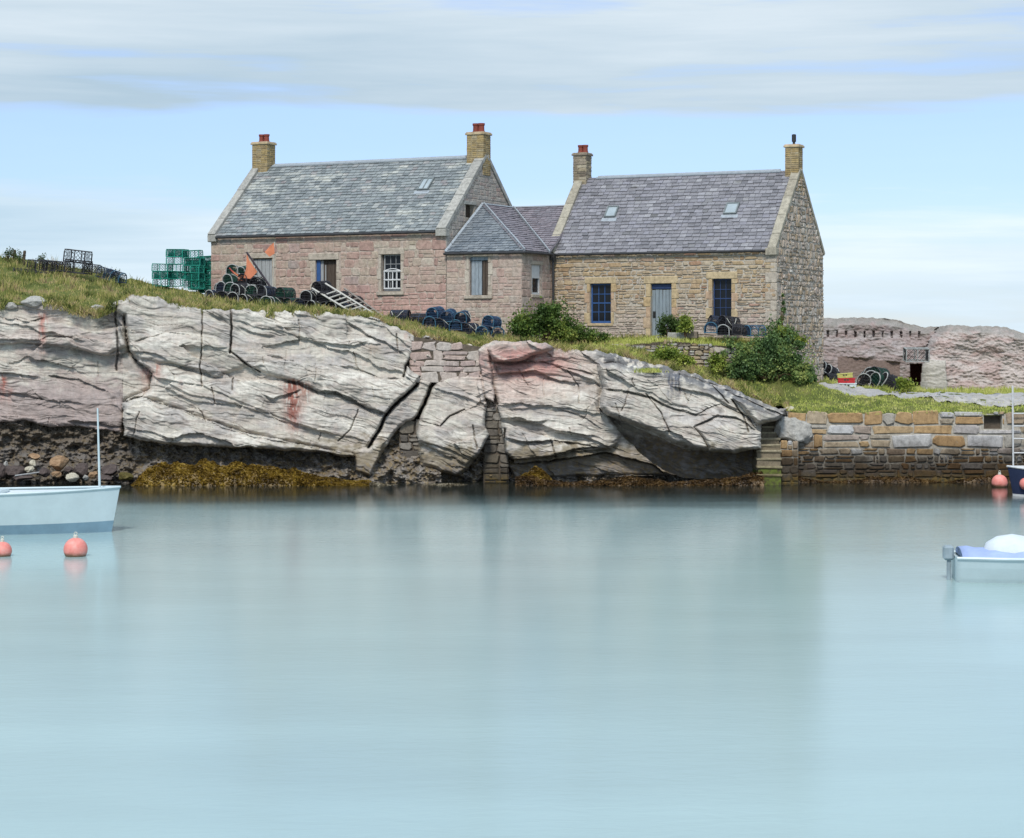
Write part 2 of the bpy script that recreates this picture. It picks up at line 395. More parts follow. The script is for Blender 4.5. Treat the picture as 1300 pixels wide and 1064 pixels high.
def chimney(par,u,v,hu,hv,z0,z1,brick,pots,potm,potr=.11,poth=.34,cap=True):
    mb=MB()
    mb.box(u-hu+.012,u+hu-.012,v-hv+.012,v+hv-.012,z0,z1-.02,m=1)
    bh=(.07,.085) if brick is M['brick'] else (.08,.15); bw=(.2,.25) if brick is M['brick'] else (.15,.4)
    jt=.02 if brick is M['brick'] else .08
    for O,U,N,L in ((Vector((u-hu,v-hv,0)),X_,-Y_,2*hu),(Vector((u+hu,v-hv,0)),Y_,X_,2*hv),(Vector((u-hu,v+hv,0)),-Y_,-X_,2*hv)):
        masonry(mb,O-N*.012,U,N,0,L,z0,z1-.12,ch=bh,wr=bw,dep=.02,jit=jt,gap=.012,split=0)
    c=mb.build('chimney',[brick,M['mortarB']],par)
    cm=MB(); cm.bbox(u-hu-.05,u+hu+.05,v-hv-.05,v+hv+.05,z1-.10,z1-.02,.012,jit=.003); cm.bbox(u-hu-.02,u+hu+.02,v-hv-.02,v+hv+.02,z1-.03,z1+.02,.012)
    cm.build('chimney_cap',[M['dressR'] if brick is M['brick'] else brick],c)
    for du in pots:
        p=MB(); r=potr
        p.lathe([(r*1.1,0),(r*1.1,.05),(r*.95,.07),(r*.9,poth*.7),(r*1.08,poth*.78),(r*1.1,poth),(r*.8,poth),(r*.78,poth*.6)],14,o=(u+du,v,z1+.02))
        p.build('chimney_pot',[potm],c,smooth=False)
    return c
def skew(par,p0,p1,w,h,mat,inward,name='coping'):
    """row of coping stones laid up the gable edge from p0 to p1 (local), w wide towards inward, h thick"""
    p0=Vector(p0);p1=Vector(p1); d=(p1-p0); L=d.length; d.normalize(); n=inward.cross(d); n=n if n.z>0 else -n
    mb=MB(); s=0
    while s<L:
        l=min(random.uniform(.7,1.1),L-s); l=L-s if L-s-l<.3 else l
        mt=Matrix((d,inward,n)).transposed().to_4x4(); mt.translation=p0
        mb.bbox(s+.004,s+l-.004,0,w,-.03,h+random.uniform(-.008,.008),.018,mat=mt,jit=.003); s+=l
    k=MB()
    return mb.build(name,[mat],par)
def planks(mb,u0,u1,z0,z1,y,n=5,th=.03,jit=.01,m=0,gap=.012):
    w=(u1-u0)/n
    for i in range(n):
        d=random.uniform(0,jit); mb.bbox(u0+i*w+gap/2,u0+(i+1)*w-gap/2,y+d,y+d+th,z0+random.uniform(0,jit*2),z1-random.uniform(0,jit*2),.004,m)
def window(par,rc,y,fm,nx,nz,fw=.05,bw=.025,glass=None,y_p=.03,rail=True):
    u0,u1,z0,z1=rc; f=MB()
    f.bbox(u0,u0+fw,y,y+.06,z0,z1,.006); f.bbox(u1-fw,u1,y,y+.06,z0,z1,.006)
    f.bbox(u0+fw,u1-fw,y+.002,y+.062,z1-fw,z1,.006); f.bbox(u0+fw,u1-fw,y+.002,y+.062,z0,z0+fw*1.5,.006)
    a,b,c,d=u0+fw,u1-fw,z0+fw*1.5,z1-fw
    for i in range(1,nx):
        q=a+(b-a)*i/nx; f.bbox(q-bw/2,q+bw/2,y+.012,y+.045,c,d,.004)
    for j in range(1,nz):
        q=c+(d-c)*j/nz; w=bw*(1.7 if rail and j==nz//2 else 1); f.bbox(a,b,y+.009,y+.048,q-w/2,q+w/2,.004)
    w=f.build('window',[fm],par)
    g=MB(); g.box(a-.01,b+.01,y+.03,y+.036,c-.01,d+.01); g.build('pane',[glass or M['glass']],w)
    return w
def lintel(par,u0,u1,z0,z1,mat,name='lintel',out=.03,th=.25,y=0):
    mb=MB(); mb.bbox(u0,u1,y-out,y+th-.03,z0,z1,.016,jit=.006); return mb.build(name,[mat],par)
def jambs(par,rc,mat,w=(.16,.3),out=.03):
    u0,u1,z0,z1=rc
    for sgn,u in ((-1,u0),(1,u1)):
        mb=MB(); z=z0; k=random.random()<.5
        while z<z1-.02:
            h=random.uniform(.28,.5); h=z1-z if z1-z-h<.15 else h
            ww=w[1] if k else w[0]; k=not k
            a,b=(u-ww,u) if sgn<0 else (u,u+ww)
            mb.bbox(a+.005,b-.0,-out+random.uniform(-.006,.006),.18,z+.006,z+h-.006,.016,jit=.007); z+=h
        mb.build('jamb',[mat],par)
def grow(rc,l,r=None,b=0,t=0): r=l if r is None else r; return (rc[0]-l,rc[1]+r,rc[2]-b,rc[3]+t)

# ------------------------------------------------------------------ LONG COTTAGE (left)
LL,LD,LR=11.0,6.6,9.28     # length, depth, eave height
LRZ=12.30
bl=Bld(-12.34,84.0,5.2,27)
zo=5.2; ez=LR-zo; rz=LRZ-zo; b0=-1.0
cot=empty('stone_cottage',bl.O,(0,0,-bl.a),'long pink stone cottage with lichen spotted grey slate roof and two yellow brick chimneys','cottage')
oA=bl.rect(321,345.5,328,390); oB=bl.rect(400.5,427,330,394); oW=bl.rect(483.5,508.5,323,370)
gw=[bl.side(591,268,LL)[0],bl.side(602,268,LL)[0],bl.side(597,276.5,LL)[1],bl.side(597,260,LL)[1]]
opsF=[oA,oB,oW]
mb=MB()
wall_core(mb,Vector((0,0,0)),X_,-Y_,0,LL,b0,ez,opsF,.25)
big=lambda z:(.24,.4) if z>1.4 else ((.2,.34) if z>.9 else (.12,.24))
wid=lambda z:(.32,.75) if z>.9 else (.2,.5)
sur=[grow(oA,.16,.16,0,.22),grow(oB,.2,.2,0,.28),grow(oW,.12,.12,.16,.26)]
masonry(mb,Vector((0,0,0)),X_,-Y_,0,LL,b0,ez-.02,sur,big,wid,.026,.07,.026,.32)
# right gable: lower wall and triangle
gop=[tuple(gw)]
O=Vector((LL,0,0)); sl=(rz-ez)/(LD/2)
gl=lambda z:(max(0,(z-ez)/sl),LD-max(0,(z-ez)/sl))
mb2=MB()
Oc=O+X_*0; wall_core(mb2,Oc,Y_,X_,0,LD,b0,ez,(),.2,3)
# triangle core split round the little window
za,zb_=gw[2],gw[3]
def tri_core(mb,O,U,ez,rz,D,op,m,N):
    Zv=Z_; s=(rz-ez)/(D/2); f=lambda z:((z-ez)/s,D-(z-ez)/s)
    lv=[ez,op[2],op[3],rz] if op else [ez,rz]
    for i in range(len(lv)-1):
        z0,z1=lv[i],lv[i+1]; a0,b0_=f(z0); a1,b1=f(z1)
        if op and i==1:
            mb.add([O+U*a0+Zv*z0,O+U*op[0]+Zv*z0,O+U*op[0]+Zv*z1,O+U*a1+Zv*z1],[(0,1,2,3)],m)
            mb.add([O+U*op[1]+Zv*z0,O+U*b0_+Zv*z0,O+U*b1+Zv*z1,O+U*op[1]+Zv*z1],[(0,1,2,3)],m)
            p=[(op[0],z0),(op[1],z0),(op[1],z1),(op[0],z1)]
            for k in range(4):
                q,r=p[k],p[(k+1)%4]; mb.add([O+U*q[0]+Zv*q[1],O+U*r[0]+Zv*r[1],O+U*r[0]+Zv*r[1]-N*.25,O+U*q[0]+Zv*q[1]-N*.25],[(0,1,2,3)],m)
        elif z1==rz: mb.add([O+U*a0+Zv*z0,O+U*b0_+Zv*z0,O+U*(D/2)+Zv*z1],[(0,1,2)],m)
        else: mb.add([O+U*a0+Zv*z0,O+U*b0_+Zv*z0,O+U*b1+Zv*z1,O+U*a1+Zv*z1],[(0,1,2,3)],m)
tri_core(mb2,O,Y_,ez,rz-.02,LD,gw,3,X_)
masonry(mb2,O,Y_,X_,0,LD,b0,rz-.3,[grow(tuple(gw),.05,.05,.08,.12)],(.13,.3),(.2,.55),.016,.07,.03,.3,ulim=lambda z:(max(0,(z-ez)/sl)+.02,LD-max(0,(z-ez)/sl)-.02),m=2)
# left gable and back, plain
wall_core(mb2,Vector((0,LD,0)),-Y_,-X_,0,LD,b0,ez,(),.2,3); tri_core(mb2,Vector((0,LD,0)),-Y_,ez,rz-.02,LD,None,3,-X_)
masonry(mb2,Vector((0,LD,0)),-Y_,-X_,0,LD,b0,rz-.3,(),(.2,.34),(.3,.6),.018,.06,.025,.3,ulim=lambda z:(max(0,(z-ez)/sl)+.02,LD-max(0,(z-ez)/sl)-.02),m=2)
wall_core(mb2,Vector((LL,LD,0)),-X_,Y_,0,LL,b0,ez,(),.2,3)
b=len(mb.v); mb.v+=mb2.v; mb.f+=[[i+b for i in f] for f in mb2.f]; mb.m+=mb2.m
mb.build('wall',[M['stoneL'],M['mortarL'],M['gableL'],M['mortar']],cot)
# roof
rf=MB(); ov=.12
Ls=math.hypot(LD/2,rz-ez); S=Vector((0,(LD/2)/Ls,(rz-ez)/Ls))
P0=Vector((0,-ov*S.y,ez-ov*S.z)); run=Ls+ov
slab(rf,[P0,P0+X_*LL,P0+X_*LL+S*run,P0+S*run],.06,0)
slab(rf,[Vector((0,LD+ov*S.y,ez-ov*S.z)),Vector((LL,LD+ov*S.y,ez-ov*S.z)),Vector((LL,LD/2,rz)),Vector((0,LD/2,rz))],.06,0)
slates(rf,P0,X_,S,LL-.3,run,.185,.24,umin=lambda s:.3)
roof=rf.build('roof',[M['slateL']],cot)
k=MB(); k.tube([(0.9,LD/2,rz+.04),(LL-.9,LD/2,rz+.04)],.06,8); k.bbox(.85,LL-.85,LD/2-.13,LD/2+.13,rz-.06,rz+.035,.02); k.build('ridge_flashing',[M['lead']],roof)
for u,inw,w in ((-.06,X_,.36),(LL+.06,-X_,.42)):
    skew(roof,(u,-ov*S.y-.02,ez-ov*S.z),(u,LD/2,rz+.02),w,.14,M['skew'],inw)
    skew(roof,(u,LD+ov*S.y,ez-ov*S.z),(u,LD/2,rz+.02),w,.14,M['skew'],inw)
k=MB(); k.bbox(LL-.4,LL+.08,-.17,.12,ez-.3,ez-.02,.02,jit=.01); k.build('corbel',[M['skew']],cot); k=MB(); k.bbox(-.08,.35,-.17,.12,ez-.3,ez-.02,.02,jit=.01); k.build('corbel',[M['skew']],cot)
k=MB(); k.tube([(.35,-.17,ez-.13),(LL-.4,-.17,ez-.13)],.055,8); k.build('gutter',[M['gutter']],cot)
def skylight(B,roof,x0,x1,y0,y1,P0,S,bars=1,fm=None):
    Nn=X_.cross(S).normalized(); q=[B.ray(px,py,P0,Nn) for px,py in ((x0,y1),(x1,y1),(x1,y0),(x0,y0))]
    ua=min(p.x for p in q); ub=max(p.x for p in q); 
    ua=sum(p.x for p in (q[0],q[3]))/2; ub=sum(p.x for p in (q[1],q[2]))/2
    sa=(q[0]-P0)@S; sb=(q[2]-P0)@S
    mt=Matrix((X_,S,Nn)).transposed().to_4x4(); mt.translation=P0
    fr=MB(); t=.05
    fr.bbox(ua,ub,sa,sa+t,.02,.12,.008,mat=mt); fr.bbox(ua,ub,sb-t,sb,.02,.12,.008,mat=mt); fr.bbox(ua,ua+t,sa+t,sb-t,.022,.118,.008,mat=mt); fr.bbox(ub-t,ub,sa+t,sb-t,.022,.118,.008,mat=mt)
    for i in range(bars): c=ua+(ub-ua)*(i+1)/(bars+1); fr.bbox(c-.02,c+.02,sa+t,sb-t,.03,.11,.006,mat=mt)
    o=fr.build('skylight',[M['wframe']],roof)
    g=MB(); g.box(ua+.02,ub-.02,sa+.02,sb-.02,.05,.085,mat=mt); g.build('pane',[M['skyl']],o)
    a=MB(); a.bbox(ua-.08,ub+.08,sa-.2,sa-.005,.03,.05,.006,mat=mt); a.build('flashing',[M['lead']],o)
skylight(bl,roof,534,548,228,243,P0,S)
# chimneys
c1u=bl.ray(330.5,200,Vector((0,LD/2-.45,0)),Y_).x; zt=bl.front(330,180,LD/2-.45)[1]
chimney(cot,.36,LD/2,.38,.32,rz-.75,zt,M['brick'],(-.1,.15),M['clay'],.115,.33)
zt=bl.front(612,167,LD/2-.45)[1]; c2u=bl.front(612,190,LD/2-.4)[0]
chimney(cot,LL-.33,LD/2,.38,.32,rz-.75,zt,M['brick'],(-.12,.12),M['clay'],.13,.36)
# openings
lintel(cot,oA[0]-.15,oA[1]+.15,oA[3],oA[3]+.2,M['dressL']); lintel(cot,oB[0]-.32,oB[1]+.12,oB[3],oB[3]+.27,M['dressL'],out=.045)
lintel(cot,oW[0]-.1,oW[1]+.18,oW[3],oW[3]+.25,M['dressL']); lintel(cot,oW[0]-.17,oW[1]+.17,oW[2]-.14,oW[2],M['dressL'],'sill',out=.09)
for o,w in ((oA,(.1,.2)),(oB,(.14,.26)),(oW,(.1,.18))): jambs(cot,o,M['dressL'],w,.02)
d=MB(); planks(d,oA[0],oA[1],oA[2],oA[3]-.03,.07,5); tag(d.build('door',[M['rwood']],cot),'pale grey boarded up door')
d=MB(); planks(d,oB[0]+.3,oB[1],oB[2],oB[3]-.02,.14,4); dd=tag(d.build('door',[M['dwood']],cot),'dark weathered door standing in a blue frame')
fr=MB(); fr.bbox(oB[0],oB[0]+.17,.08,.2,oB[2],oB[3],.008); fr.build('door_frame',[M['blue']],dd)
fr=MB(); fr.bbox(oB[0]+.17,oB[0]+.3,.12,.2,oB[2],oB[3]-.02,.008); fr.bbox(oB[0]+.38,oB[0]+.43,.11,.14,oB[2],oB[3]-.2,.006); fr.build('door_post',[M['rwood']],dd)
w=window(cot,(oW[0]+.07,oW[1],oW[2]+.02,oW[3]),.13,M['rwood'],3,4,.05,.022)
l=MB(); a,b_,c,e=oW[0]+.1,oW[1]-.03,oW[2]+.12,oW[2]+.80
for i in range(5): u=a+(b_-a)*i/4; l.bbox(u-.022,u+.022,.085,.11,c,e,.004)
for j in range(3): z=c+(e-c)*j/2; l.bbox(a-.02,b_+.02,.07,.086,z-.025,z+.025,.004)
l.tube([(a+(b_-a)*t,.09,e+.09*math.sin(math.pi*t)) for t in np.linspace(0,1,7)],.022,6)
tag(l.build('sash',[M['white']],w),'white paned lower sash')
g=MB(); g.box(LL-.24,LL-.2,gw[0],gw[1],gw[2],gw[3]); g.box(LL-.2,LL-.14,gw[0],gw[0]+.05,gw[2],gw[3]); tag(g.build('window',[M['dwood']],cot),'small dark window high in the gable')
lg=MB(); lg.bbox(LL-.1,LL+.03,gw[0]-.15,gw[1]+.15,gw[3],gw[3]+.14,.012); lg.build('lintel',[M['skew']],cot)

# ------------------------------------------------------------------ LINKING WING (middle)
bw=Bld(-2.52,79.0,4.6,27); zw=4.6; we=8.40-zw; wr_=10.34-zw; WL,WD=3.25,7.9; wb=-.6
wing=empty('linking_wing',bw.O,(0,0,-bw.a),'small hipped roof stone wing joining the two cottages','house')
oS=bw.rect(596,620,326,375)
sv0=bw.side(675.5,350,WL)[0]; sv1=bw.side(687,350,WL)[0]; oV=(sv0,sv1,bw.side(681,374,WL)[1],bw.side(681,336,WL)[1])
mb=MB(); FO=Vector((0.02,-.03,0))
wall_core(mb,FO,X_,-Y_,0,WL-.02,wb,we,[oS],.22); masonry(mb,FO,X_,-Y_,0,WL-.02,wb,we-.02,[grow(oS,.16,.16,.14,.16)],lambda z:(.24,.38) if z>2.2 else (.13,.27),lambda z:(.3,.7) if z>2.2 else (.18,.45),.02,.055,.022,.3)
SO=Vector((WL,-.03,0)); wall_core(mb,SO,Y_,X_,0,WD,wb,we,[oV],.2); masonry(mb,SO,Y_,X_,0,2.75,wb,we-.02,[grow(oV,.1,.12,.12,.14)],lambda z:(.24,.38) if z>1.2 else (.13,.27),(.3,.6),.018,.05,.02,.25)
wall_core(mb,Vector((WL,WD,0)),-X_,Y_,0,WL,wb,we,(),.2)
mb.build('wall',[M['stoneW'],M['mortarL']],wing)
tz=lambda u,v,z:Vector((u,v,z))
A=tz(-.02,-.15,we-.06); B=tz(WL+.16,-.15,we-.06); RA=tz(.2,2.6,wr_); RB=tz(.2,5.2,wr_)
k_=(wr_-(we-.06))/(WL+.16-.2)
C=tz(WL+.16,5.2-(WL+.16-.2),we-.06)   # foot of the valley
rr=MB(); slab(rr,[A,B,RA],.06); slab(rr,[B,C,RB,RA],.06); slab(rr,[RB,C,tz(WL+.17,5.2-(WL+.16-.2),we-.06),tz(WL+.17,5.2,wr_)],.06,1); slab(rr,[RB,tz(WL+.17,5.2,wr_),tz(WL+.17,8.1,we-.06),tz(.2,8.1,we-.06)],.06,1)
S1=Vector((0,2.75,wr_-we+.06)); L1=S1.length; S1.normalize()
ax=(.2-A.x)/L1; bx=(B.x-.2)/L1
slates(rr,A,X_,S1,0,L1-.06,.17,.24,umin=lambda s:ax*s+.02,umax=lambda s:(B.x-A.x)-bx*s-.03,m=0)
S2=Vector((-(WL-.04),0,wr_-we+.06)); L2=S2.length; S2.normalize()
ay=2.75/L2; cy=(5.35-(C.y+.15))/L2
slates(rr,B,Y_,S2,0,L2-.04,.17,.24,umin=lambda s:ay*s+.02,umax=lambda s:(C.y+.15)+cy*s-.02,m=1)
S3=Vector((0,5.2-C.y,wr_-C.z)); L3=S3.length; S3.normalize()
slates(rr,Vector((C.x,C.y,C.z)),X_,S3,0,L3-.03,.17,.24,umin=lambda s:-(C.x-.2)/L3*s+.03,umax=lambda s:.0,m=1)
wroof=rr.build('roof',[M['slateW'],M['slateK']],wing)
def strip(par,p,q,w,mat,name,side):
    d=(q-p); L=d.length; d.normalize(); mb=MB(); s=0
    n=side.cross(d).normalized(); n=n if n.z>0 else -n
    sd=d.cross(n)
    mt=Matrix((d,sd,n)).transposed().to_4x4(); mt.translation=p
    while s<L-.01:
        l=min(.55,L-s); mb.bbox(s+.008,s+l,-w,w,.02,.06+.008*(int(s*3)%2),.01,mat=mt); s+=l
    return mb.build(name,[mat],par)
strip(wroof,B+Vector((0,0,.02)),RA+Vector((0,0,.03)),.085,M['lead'],'hip_flashing',Vector((1,-1,0)))
strip(wroof,A+Vector((0.03,0,.02)),RA+Vector((0,0,.03)),.05,M['lead'],'hip_flashing',Vector((1,1,0)))
strip(wroof,C+Vector((0,0,.0)),RB+Vector((0,0,.01)),.10,M['lead'],'valley_flashing',Vector((1,-1,0)))
k=MB(); k.tube([RA+Z_*.03,RB+Z_*.03],.045,8); k.tube([RB+Z_*.03,tz(WL+.15,5.2,wr_+.03)],.045,8); k.build('ridge_flashing',[M['lead']],wroof)
k=MB(); k.tube([A+Vector((0,-.05,-.05)),B+Vector((.05,-.05,-.05)),C+Vector((.05,.2,-.05))],.05,8); k.build('gutter',[M['gutter']],wing)
pu=WL+.16; pv=2.42
k=MB(); k.tube([(pu-.02,pv,we-.12),(pu-.02,pv,wb)],.045,8); k.box(pu-.11,pu+.07,pv-.09,pv+.09,we-.34,we-.06); k.build('downpipe',[M['gutter']],wing)
lintel(wing,oS[0]-.2,oS[1]+.2,oS[3],oS[3]+.14,M['dressL'],y=-.03); lintel(wing,oS[0]-.2,oS[1]+.2,oS[2]-.13,oS[2],M['dressL'],'sill',out=.09,y=-.03); jambs(wing,oS,M['dressL'],(.12,.2),.06)
d=MB(); planks(d,oS[0]+.05,oS[1]-.3,oS[2],oS[3]-.15,.05,3); planks(d,oS[1]-.29,oS[1]-.03,oS[2],oS[3]-.15,.06,2,m=1); d.bbox(oS[0],oS[1],.04,.12,oS[3]-.14,oS[3],.01,0)
tag(d.build('window',[M['bwood'],M['dwood']],wing),'window closed with weathered blue grey boards')
g=MB(); g.box(WL-.15,WL-.12,oV[0]-.02,oV[1]+.02,oV[2],oV[3]); wv=g.build('pane',[M['glass']],wing)
fr=MB(); mid=(oV[2]+oV[3])/2+.05
fr.box(WL-.12,WL-.06,oV[0],oV[1],mid,oV[3]); fr.box(WL-.12,WL-.06,oV[0],oV[0]+.14,oV[2],mid); fr.box(WL-.12,WL-.06,oV[1]-.06,oV[1],oV[2],mid); fr.box(WL-.12,WL-.05,oV[0]+.14,oV[1]-.06,oV[2],oV[2]+.08)
wf=tag(fr.build('window',[M['white']],wing),'narrow white sash window'); wv.parent=wf
lg=MB(); lg.bbox(WL-.08,WL+.06,oV[0]-.1,oV[1]+.12,oV[2]-.12,oV[2],.012); lg.build('sill',[M['dressL']],wing)
lg=MB(); lg.bbox(WL-.08,WL+.03,oV[0]-.12,oV[1]+.14,oV[3],oV[3]+.14,.012); lg.build('lintel',[M['dressL']],wing)

# ------------------------------------------------------------------ SHORT COTTAGE (right)
ba=26.5; RLn=9.35; br=Bld(9.77-RLn*math.cos(R(ba)),75.8+RLn*math.sin(R(ba)),4.5,ba); z4=4.5
re=8.41-z4; rr_=11.46-z4; RD=5.6; rb=-1.9
cot2=empty('stone_cottage',br.O,(0,0,-br.a),'shorter ochre stone cottage with purple slate roof, weathered blue door and lime streaked gable','cottage')
q1=br.rect(749,775.5,360,410.5); q2=br.rect(826,852.5,360,427); q3=br.rect(904,928.5,354,405)
mb=MB(); wall_core(mb,Vector((0,0,0)),X_,-Y_,0,RLn,rb,re,[q1,q2,q3],.25)
masonry(mb,Vector((0,0,0)),X_,-Y_,0,RLn,rb,re-.02,[grow(q1,.18,.18,.05,.26),grow(q2,.22,.22,0,.3),grow(q3,.2,.2,.05,.28)],lambda z:(.1,.2) if z<2.6 else (.13,.26),lambda z:(.15,.5) if z<2.6 else (.2,.6),.038,.14,.034,.4)
# quoins at the right corner
GO=Vector((RLn,0,0)); s2=(rr_-re)/(RD/2)
def pinch(z): return (max(0,(z-re)/s2)+.02,RD-max(0,(z-re)/s2)-.02)
wall_core(mb,GO,Y_,X_,0,RD,rb,re,(),.2,3); tri_core(mb,GO,Y_,re,rr_-.02,RD,None,3,X_)
masonry(mb,GO,Y_,X_,0,RD,rb,rr_-.3,(),(.12,.34),(.1,.42),.055,.22,.05,.5,ulim=pinch,m=2)
wall_core(mb,Vector((0,RD,0)),-Y_,-X_,0,RD,rb,re,(),.2,1); tri_core(mb,Vector((0,RD,0)),-Y_,re,rr_-.02,RD,None,1,-X_)
masonry(mb,Vector((0,RD,0)),-Y_,-X_,0,RD,re-.4,rr_-.3,(),(.13,.26),(.2,.5),.02,.08,.025,.3,ulim=pinch,m=0)
wall_core(mb,Vector((RLn,RD,0)),-X_,Y_,0,RLn,rb,re,(),.2,1)
mb.build('wall',[M['stoneR'],M['mortar'],M['gableR'],M['mortarG']],cot2)
qn=MB(); z=rb; k=False
while z<re-.02:
    h=random.uniform(.25,.42); h=re-z if re-z-h<.18 else h; k=not k
    qn.bbox(RLn-(.42 if k else .22),RLn+.035,-.035,(.22 if k else .42),z+.007,z+h-.007,.02,jit=.008); z+=h
qn.build('quoin',[M['dressL']],cot2)
rf=MB(); Ls=math.hypot(RD/2,rr_-re); S=Vector((0,(RD/2)/Ls,(rr_-re)/Ls)); ov=.13
P0=Vector((0,-ov*S.y,re-ov*S.z)); run=Ls+ov
slab(rf,[P0,P0+X_*RLn,P0+X_*RLn+S*run,P0+S*run],.06,0)
slab(rf,[Vector((0,RD+ov*S.y,re-ov*S.z)),Vector((RLn,RD+ov*S.y,re-ov*S.z)),Vector((RLn,RD/2,rr_)),Vector((0,RD/2,rr_))],.06,0)
slates(rf,P0,X_,S,RLn-.25,run,.19,.27,umin=lambda s:.25)
roof2=rf.build('roof',[M['slateR']],cot2)
k=MB(); k.tube([(.9,RD/2,rr_+.04),(RLn-.8,RD/2,rr_+.04)],.05,8); k.bbox(.85,RLn-.75,RD/2-.12,RD/2+.12,rr_-.06,rr_+.03,.02); k.build('ridge_flashing',[M['lead']],roof2)
for u,inw,w in ((-.04,X_,.36),(RLn+.05,-X_,.34)):
    skew(roof2,(u,-ov*S.y-.02,re-ov*S.z),(u,RD/2,rr_+.02),w,.12,M['skewR'],inw)
    skew(roof2,(u,RD+ov*S.y,re-ov*S.z),(u,RD/2,rr_+.02),w,.12,M['skewR'],inw)
k=MB(); k.bbox(RLn-.36,RLn+.07,-.18,.1,re-.28,re-.02,.02,jit=.01); k.build('corbel',[M['skewR']],cot2)
k=MB(); k.tube([(.05,-.17,re-.12),(RLn-.36,-.17,re-.12)],.05,8); k.build('gutter',[M['gutter']],cot2)
skylight(br,roof2,770,784,263.5,277.5,P0,S,0); skylight(br,roof2,921,937.5,259,273.5,P0,S,0)
zt=br.front(735,194,RD/2-.4)[1]; chimney(cot2,.2,RD/2,.29,.27,rr_-.8,zt,M['brickD'],(-.07,.13),M['clay'],.11,.32)
zt=br.front(1010,183,RD/2-.4)[1]; cc=chimney(cot2,RLn-.25,RD/2,.27,.27,rr_-.8,zt,M['brick'],(),M['clay'])
k=MB(); k.lathe([(.05,0),(.05,.1),(.085,.11),(.085,.38),(.05,.4)],12,o=(RLn-.25,RD/2,zt+.02)); k.build('flue',[M['black']],cc)
for o,w,extra in ((q1,(.13,.24),.24),(q2,(.2,.3),.28),(q3,(.15,.26),.26)):
    jambs(cot2,o,M['dressR'],w,.03); lintel(cot2,o[0]-w[1]*.9,o[1]+w[1]*.9,o[3],o[3]+extra,M['dressR'],out=.04)
for o in (q1,q3): lintel(cot2,o[0]-.1,o[1]+.1,o[2]-.1,o[2],M['dressR'],'sill',out=.06)
window(cot2,q1,.12,M['blue'],3,4,.06,.028); window(cot2,(q3[0],q3[1],q3[2],q3[3]),.14,M['navyp'],3,4,.05,.025)
d=MB(); planks(d,q2[0],q2[1],q2[2],q2[3]-.22,.14,6); dd=tag(d.build('door',[M['pdoor']],cot2),'weathered blue grey plank door')
h=MB(); zc=(q2[2]+q2[3])/2-.1; h.tube([(q2[0]+.1,.12,zc),(q2[0]+.1,.08,zc),(q2[0]+.1,.08,zc-.14),(q2[0]+.1,.12,zc-.14)],.012,6); h.bbox(q2[0]+.04,q2[0]+.16,.125,.138,zc-.2,zc+.05,.003); h.build('handle',[M['black']],dd)
h=MB(); h.bbox(q2[0],q2[1],.11,.2,q2[3]-.2,q2[3]-.02,.008); h.build('door_frame',[M['navyp']],dd)
# ------------------------------------------------------------------ TERRAIN (headland)
EDGE=[(-360,400),(-240,392),(-140,388),(0,386),(60,383),(100,391),(130,396),(150,382),(165,376),(200,378),(240,391),(262,394),(350,394),(420,397),(480,405),(520,423),(560,428),(607,438),(640,433),(680,434),(720,445),(757,446),(800,455),(850,466),(900,481),(950,502),(990,519),(1010,522),(1330,522)]
ctrl=[]
for px,py in EDGE: ctrl.append((px,py+ (1 if px<1000 else 0),72.6 if px<1000 else 72.0))
ctrl+=[(-140,320,81),(-60,323,80.5),(0,331,80),(50,346,79),(120,350,80),(180,364,81),(230,368,83),(265,377,83.5),
 (0,352,76),(60,362,75.5),(120,368,76),(190,372,77),(300,385,79),(330,388,80),(400,394,80.2),(440,398,78.5),(500,406,79),(567,414,78.5),(600,420,77.6),(662,430,76.9),(540,421,74.5),(480,403,76),(350,390,76),
 (706,436,79),(760,436,78),(839,430,77.2),(700,441,75),(640,432,75),(760,440,75.5),(800,447,74.6),(850,468,74.2),(900,474,74.6),(950,480,75),(1000,488,76.5),(1040,495,79),
 (930,437,76.3),(985,447,75.6),(1000,465,76.2),(1032,482,80.3),(950,486,74),(1000,505,74),
 (1000,512,72.6),(1050,516,72.8),(1100,505,77),(1200,508,77),(1300,509,77),(1040,493,85),(1170,495,86.5),(1300,492.5,88.5),(1150,500,80)]
CT=np.array([tuple(W(*c)) for c in ctrl])
CT=np.vstack([CT,[[-12,95,5.5],[-3,96,5.2],[5,95,4.6],[12,96,3.4],[25,98,3],[-25,95,6],[-32,84,7.2],[32,80,2.5],[32,72,2.49],[-10,88,6.3],[0,90,5.4],[7,84,4.9],[-6,83,6]]])
def tps_fit(P,V,lam=.02):
    n=len(P); d=np.hypot(P[:,None,0]-P[None,:,0],P[:,None,1]-P[None,:,1]); K=d*d*np.log(d+1e-9)+lam*np.eye(n)*10
    Q=np.hstack([np.ones((n,1)),P]); A=np.block([[K,Q],[Q.T,np.zeros((3,3))]]); return np.linalg.solve(A,np.concatenate([V,np.zeros(3)]))
TP=CT[:,:2]; TW=tps_fit(TP,CT[:,2])
def ground_z(x,y):
    x=np.atleast_1d(np.asarray(x,float)); y=np.atleast_1d(np.asarray(y,float)); out=np.zeros(x.shape)
    for i in range(0,len(x),40000):
        d=np.hypot(x[i:i+40000,None]-TP[None,:,0],y[i:i+40000,None]-TP[None,:,1])
        out[i:i+40000]=(d*d*np.log(d+1e-9))@TW[:len(TP)]+TW[-3]+TW[-2]*x[i:i+40000]+TW[-1]*y[i:i+40000]
    return out
def gz(x,y): return float(ground_z(x,y)[0])
def edgeY(x):   # depth of the front edge of the turf at world x
    px=PX(x,72.6); return np.where(px<995,72.95+(fbm(x*.9,x*0,3,19)-.5)*1.1,72.02)
nx,ny=360,150
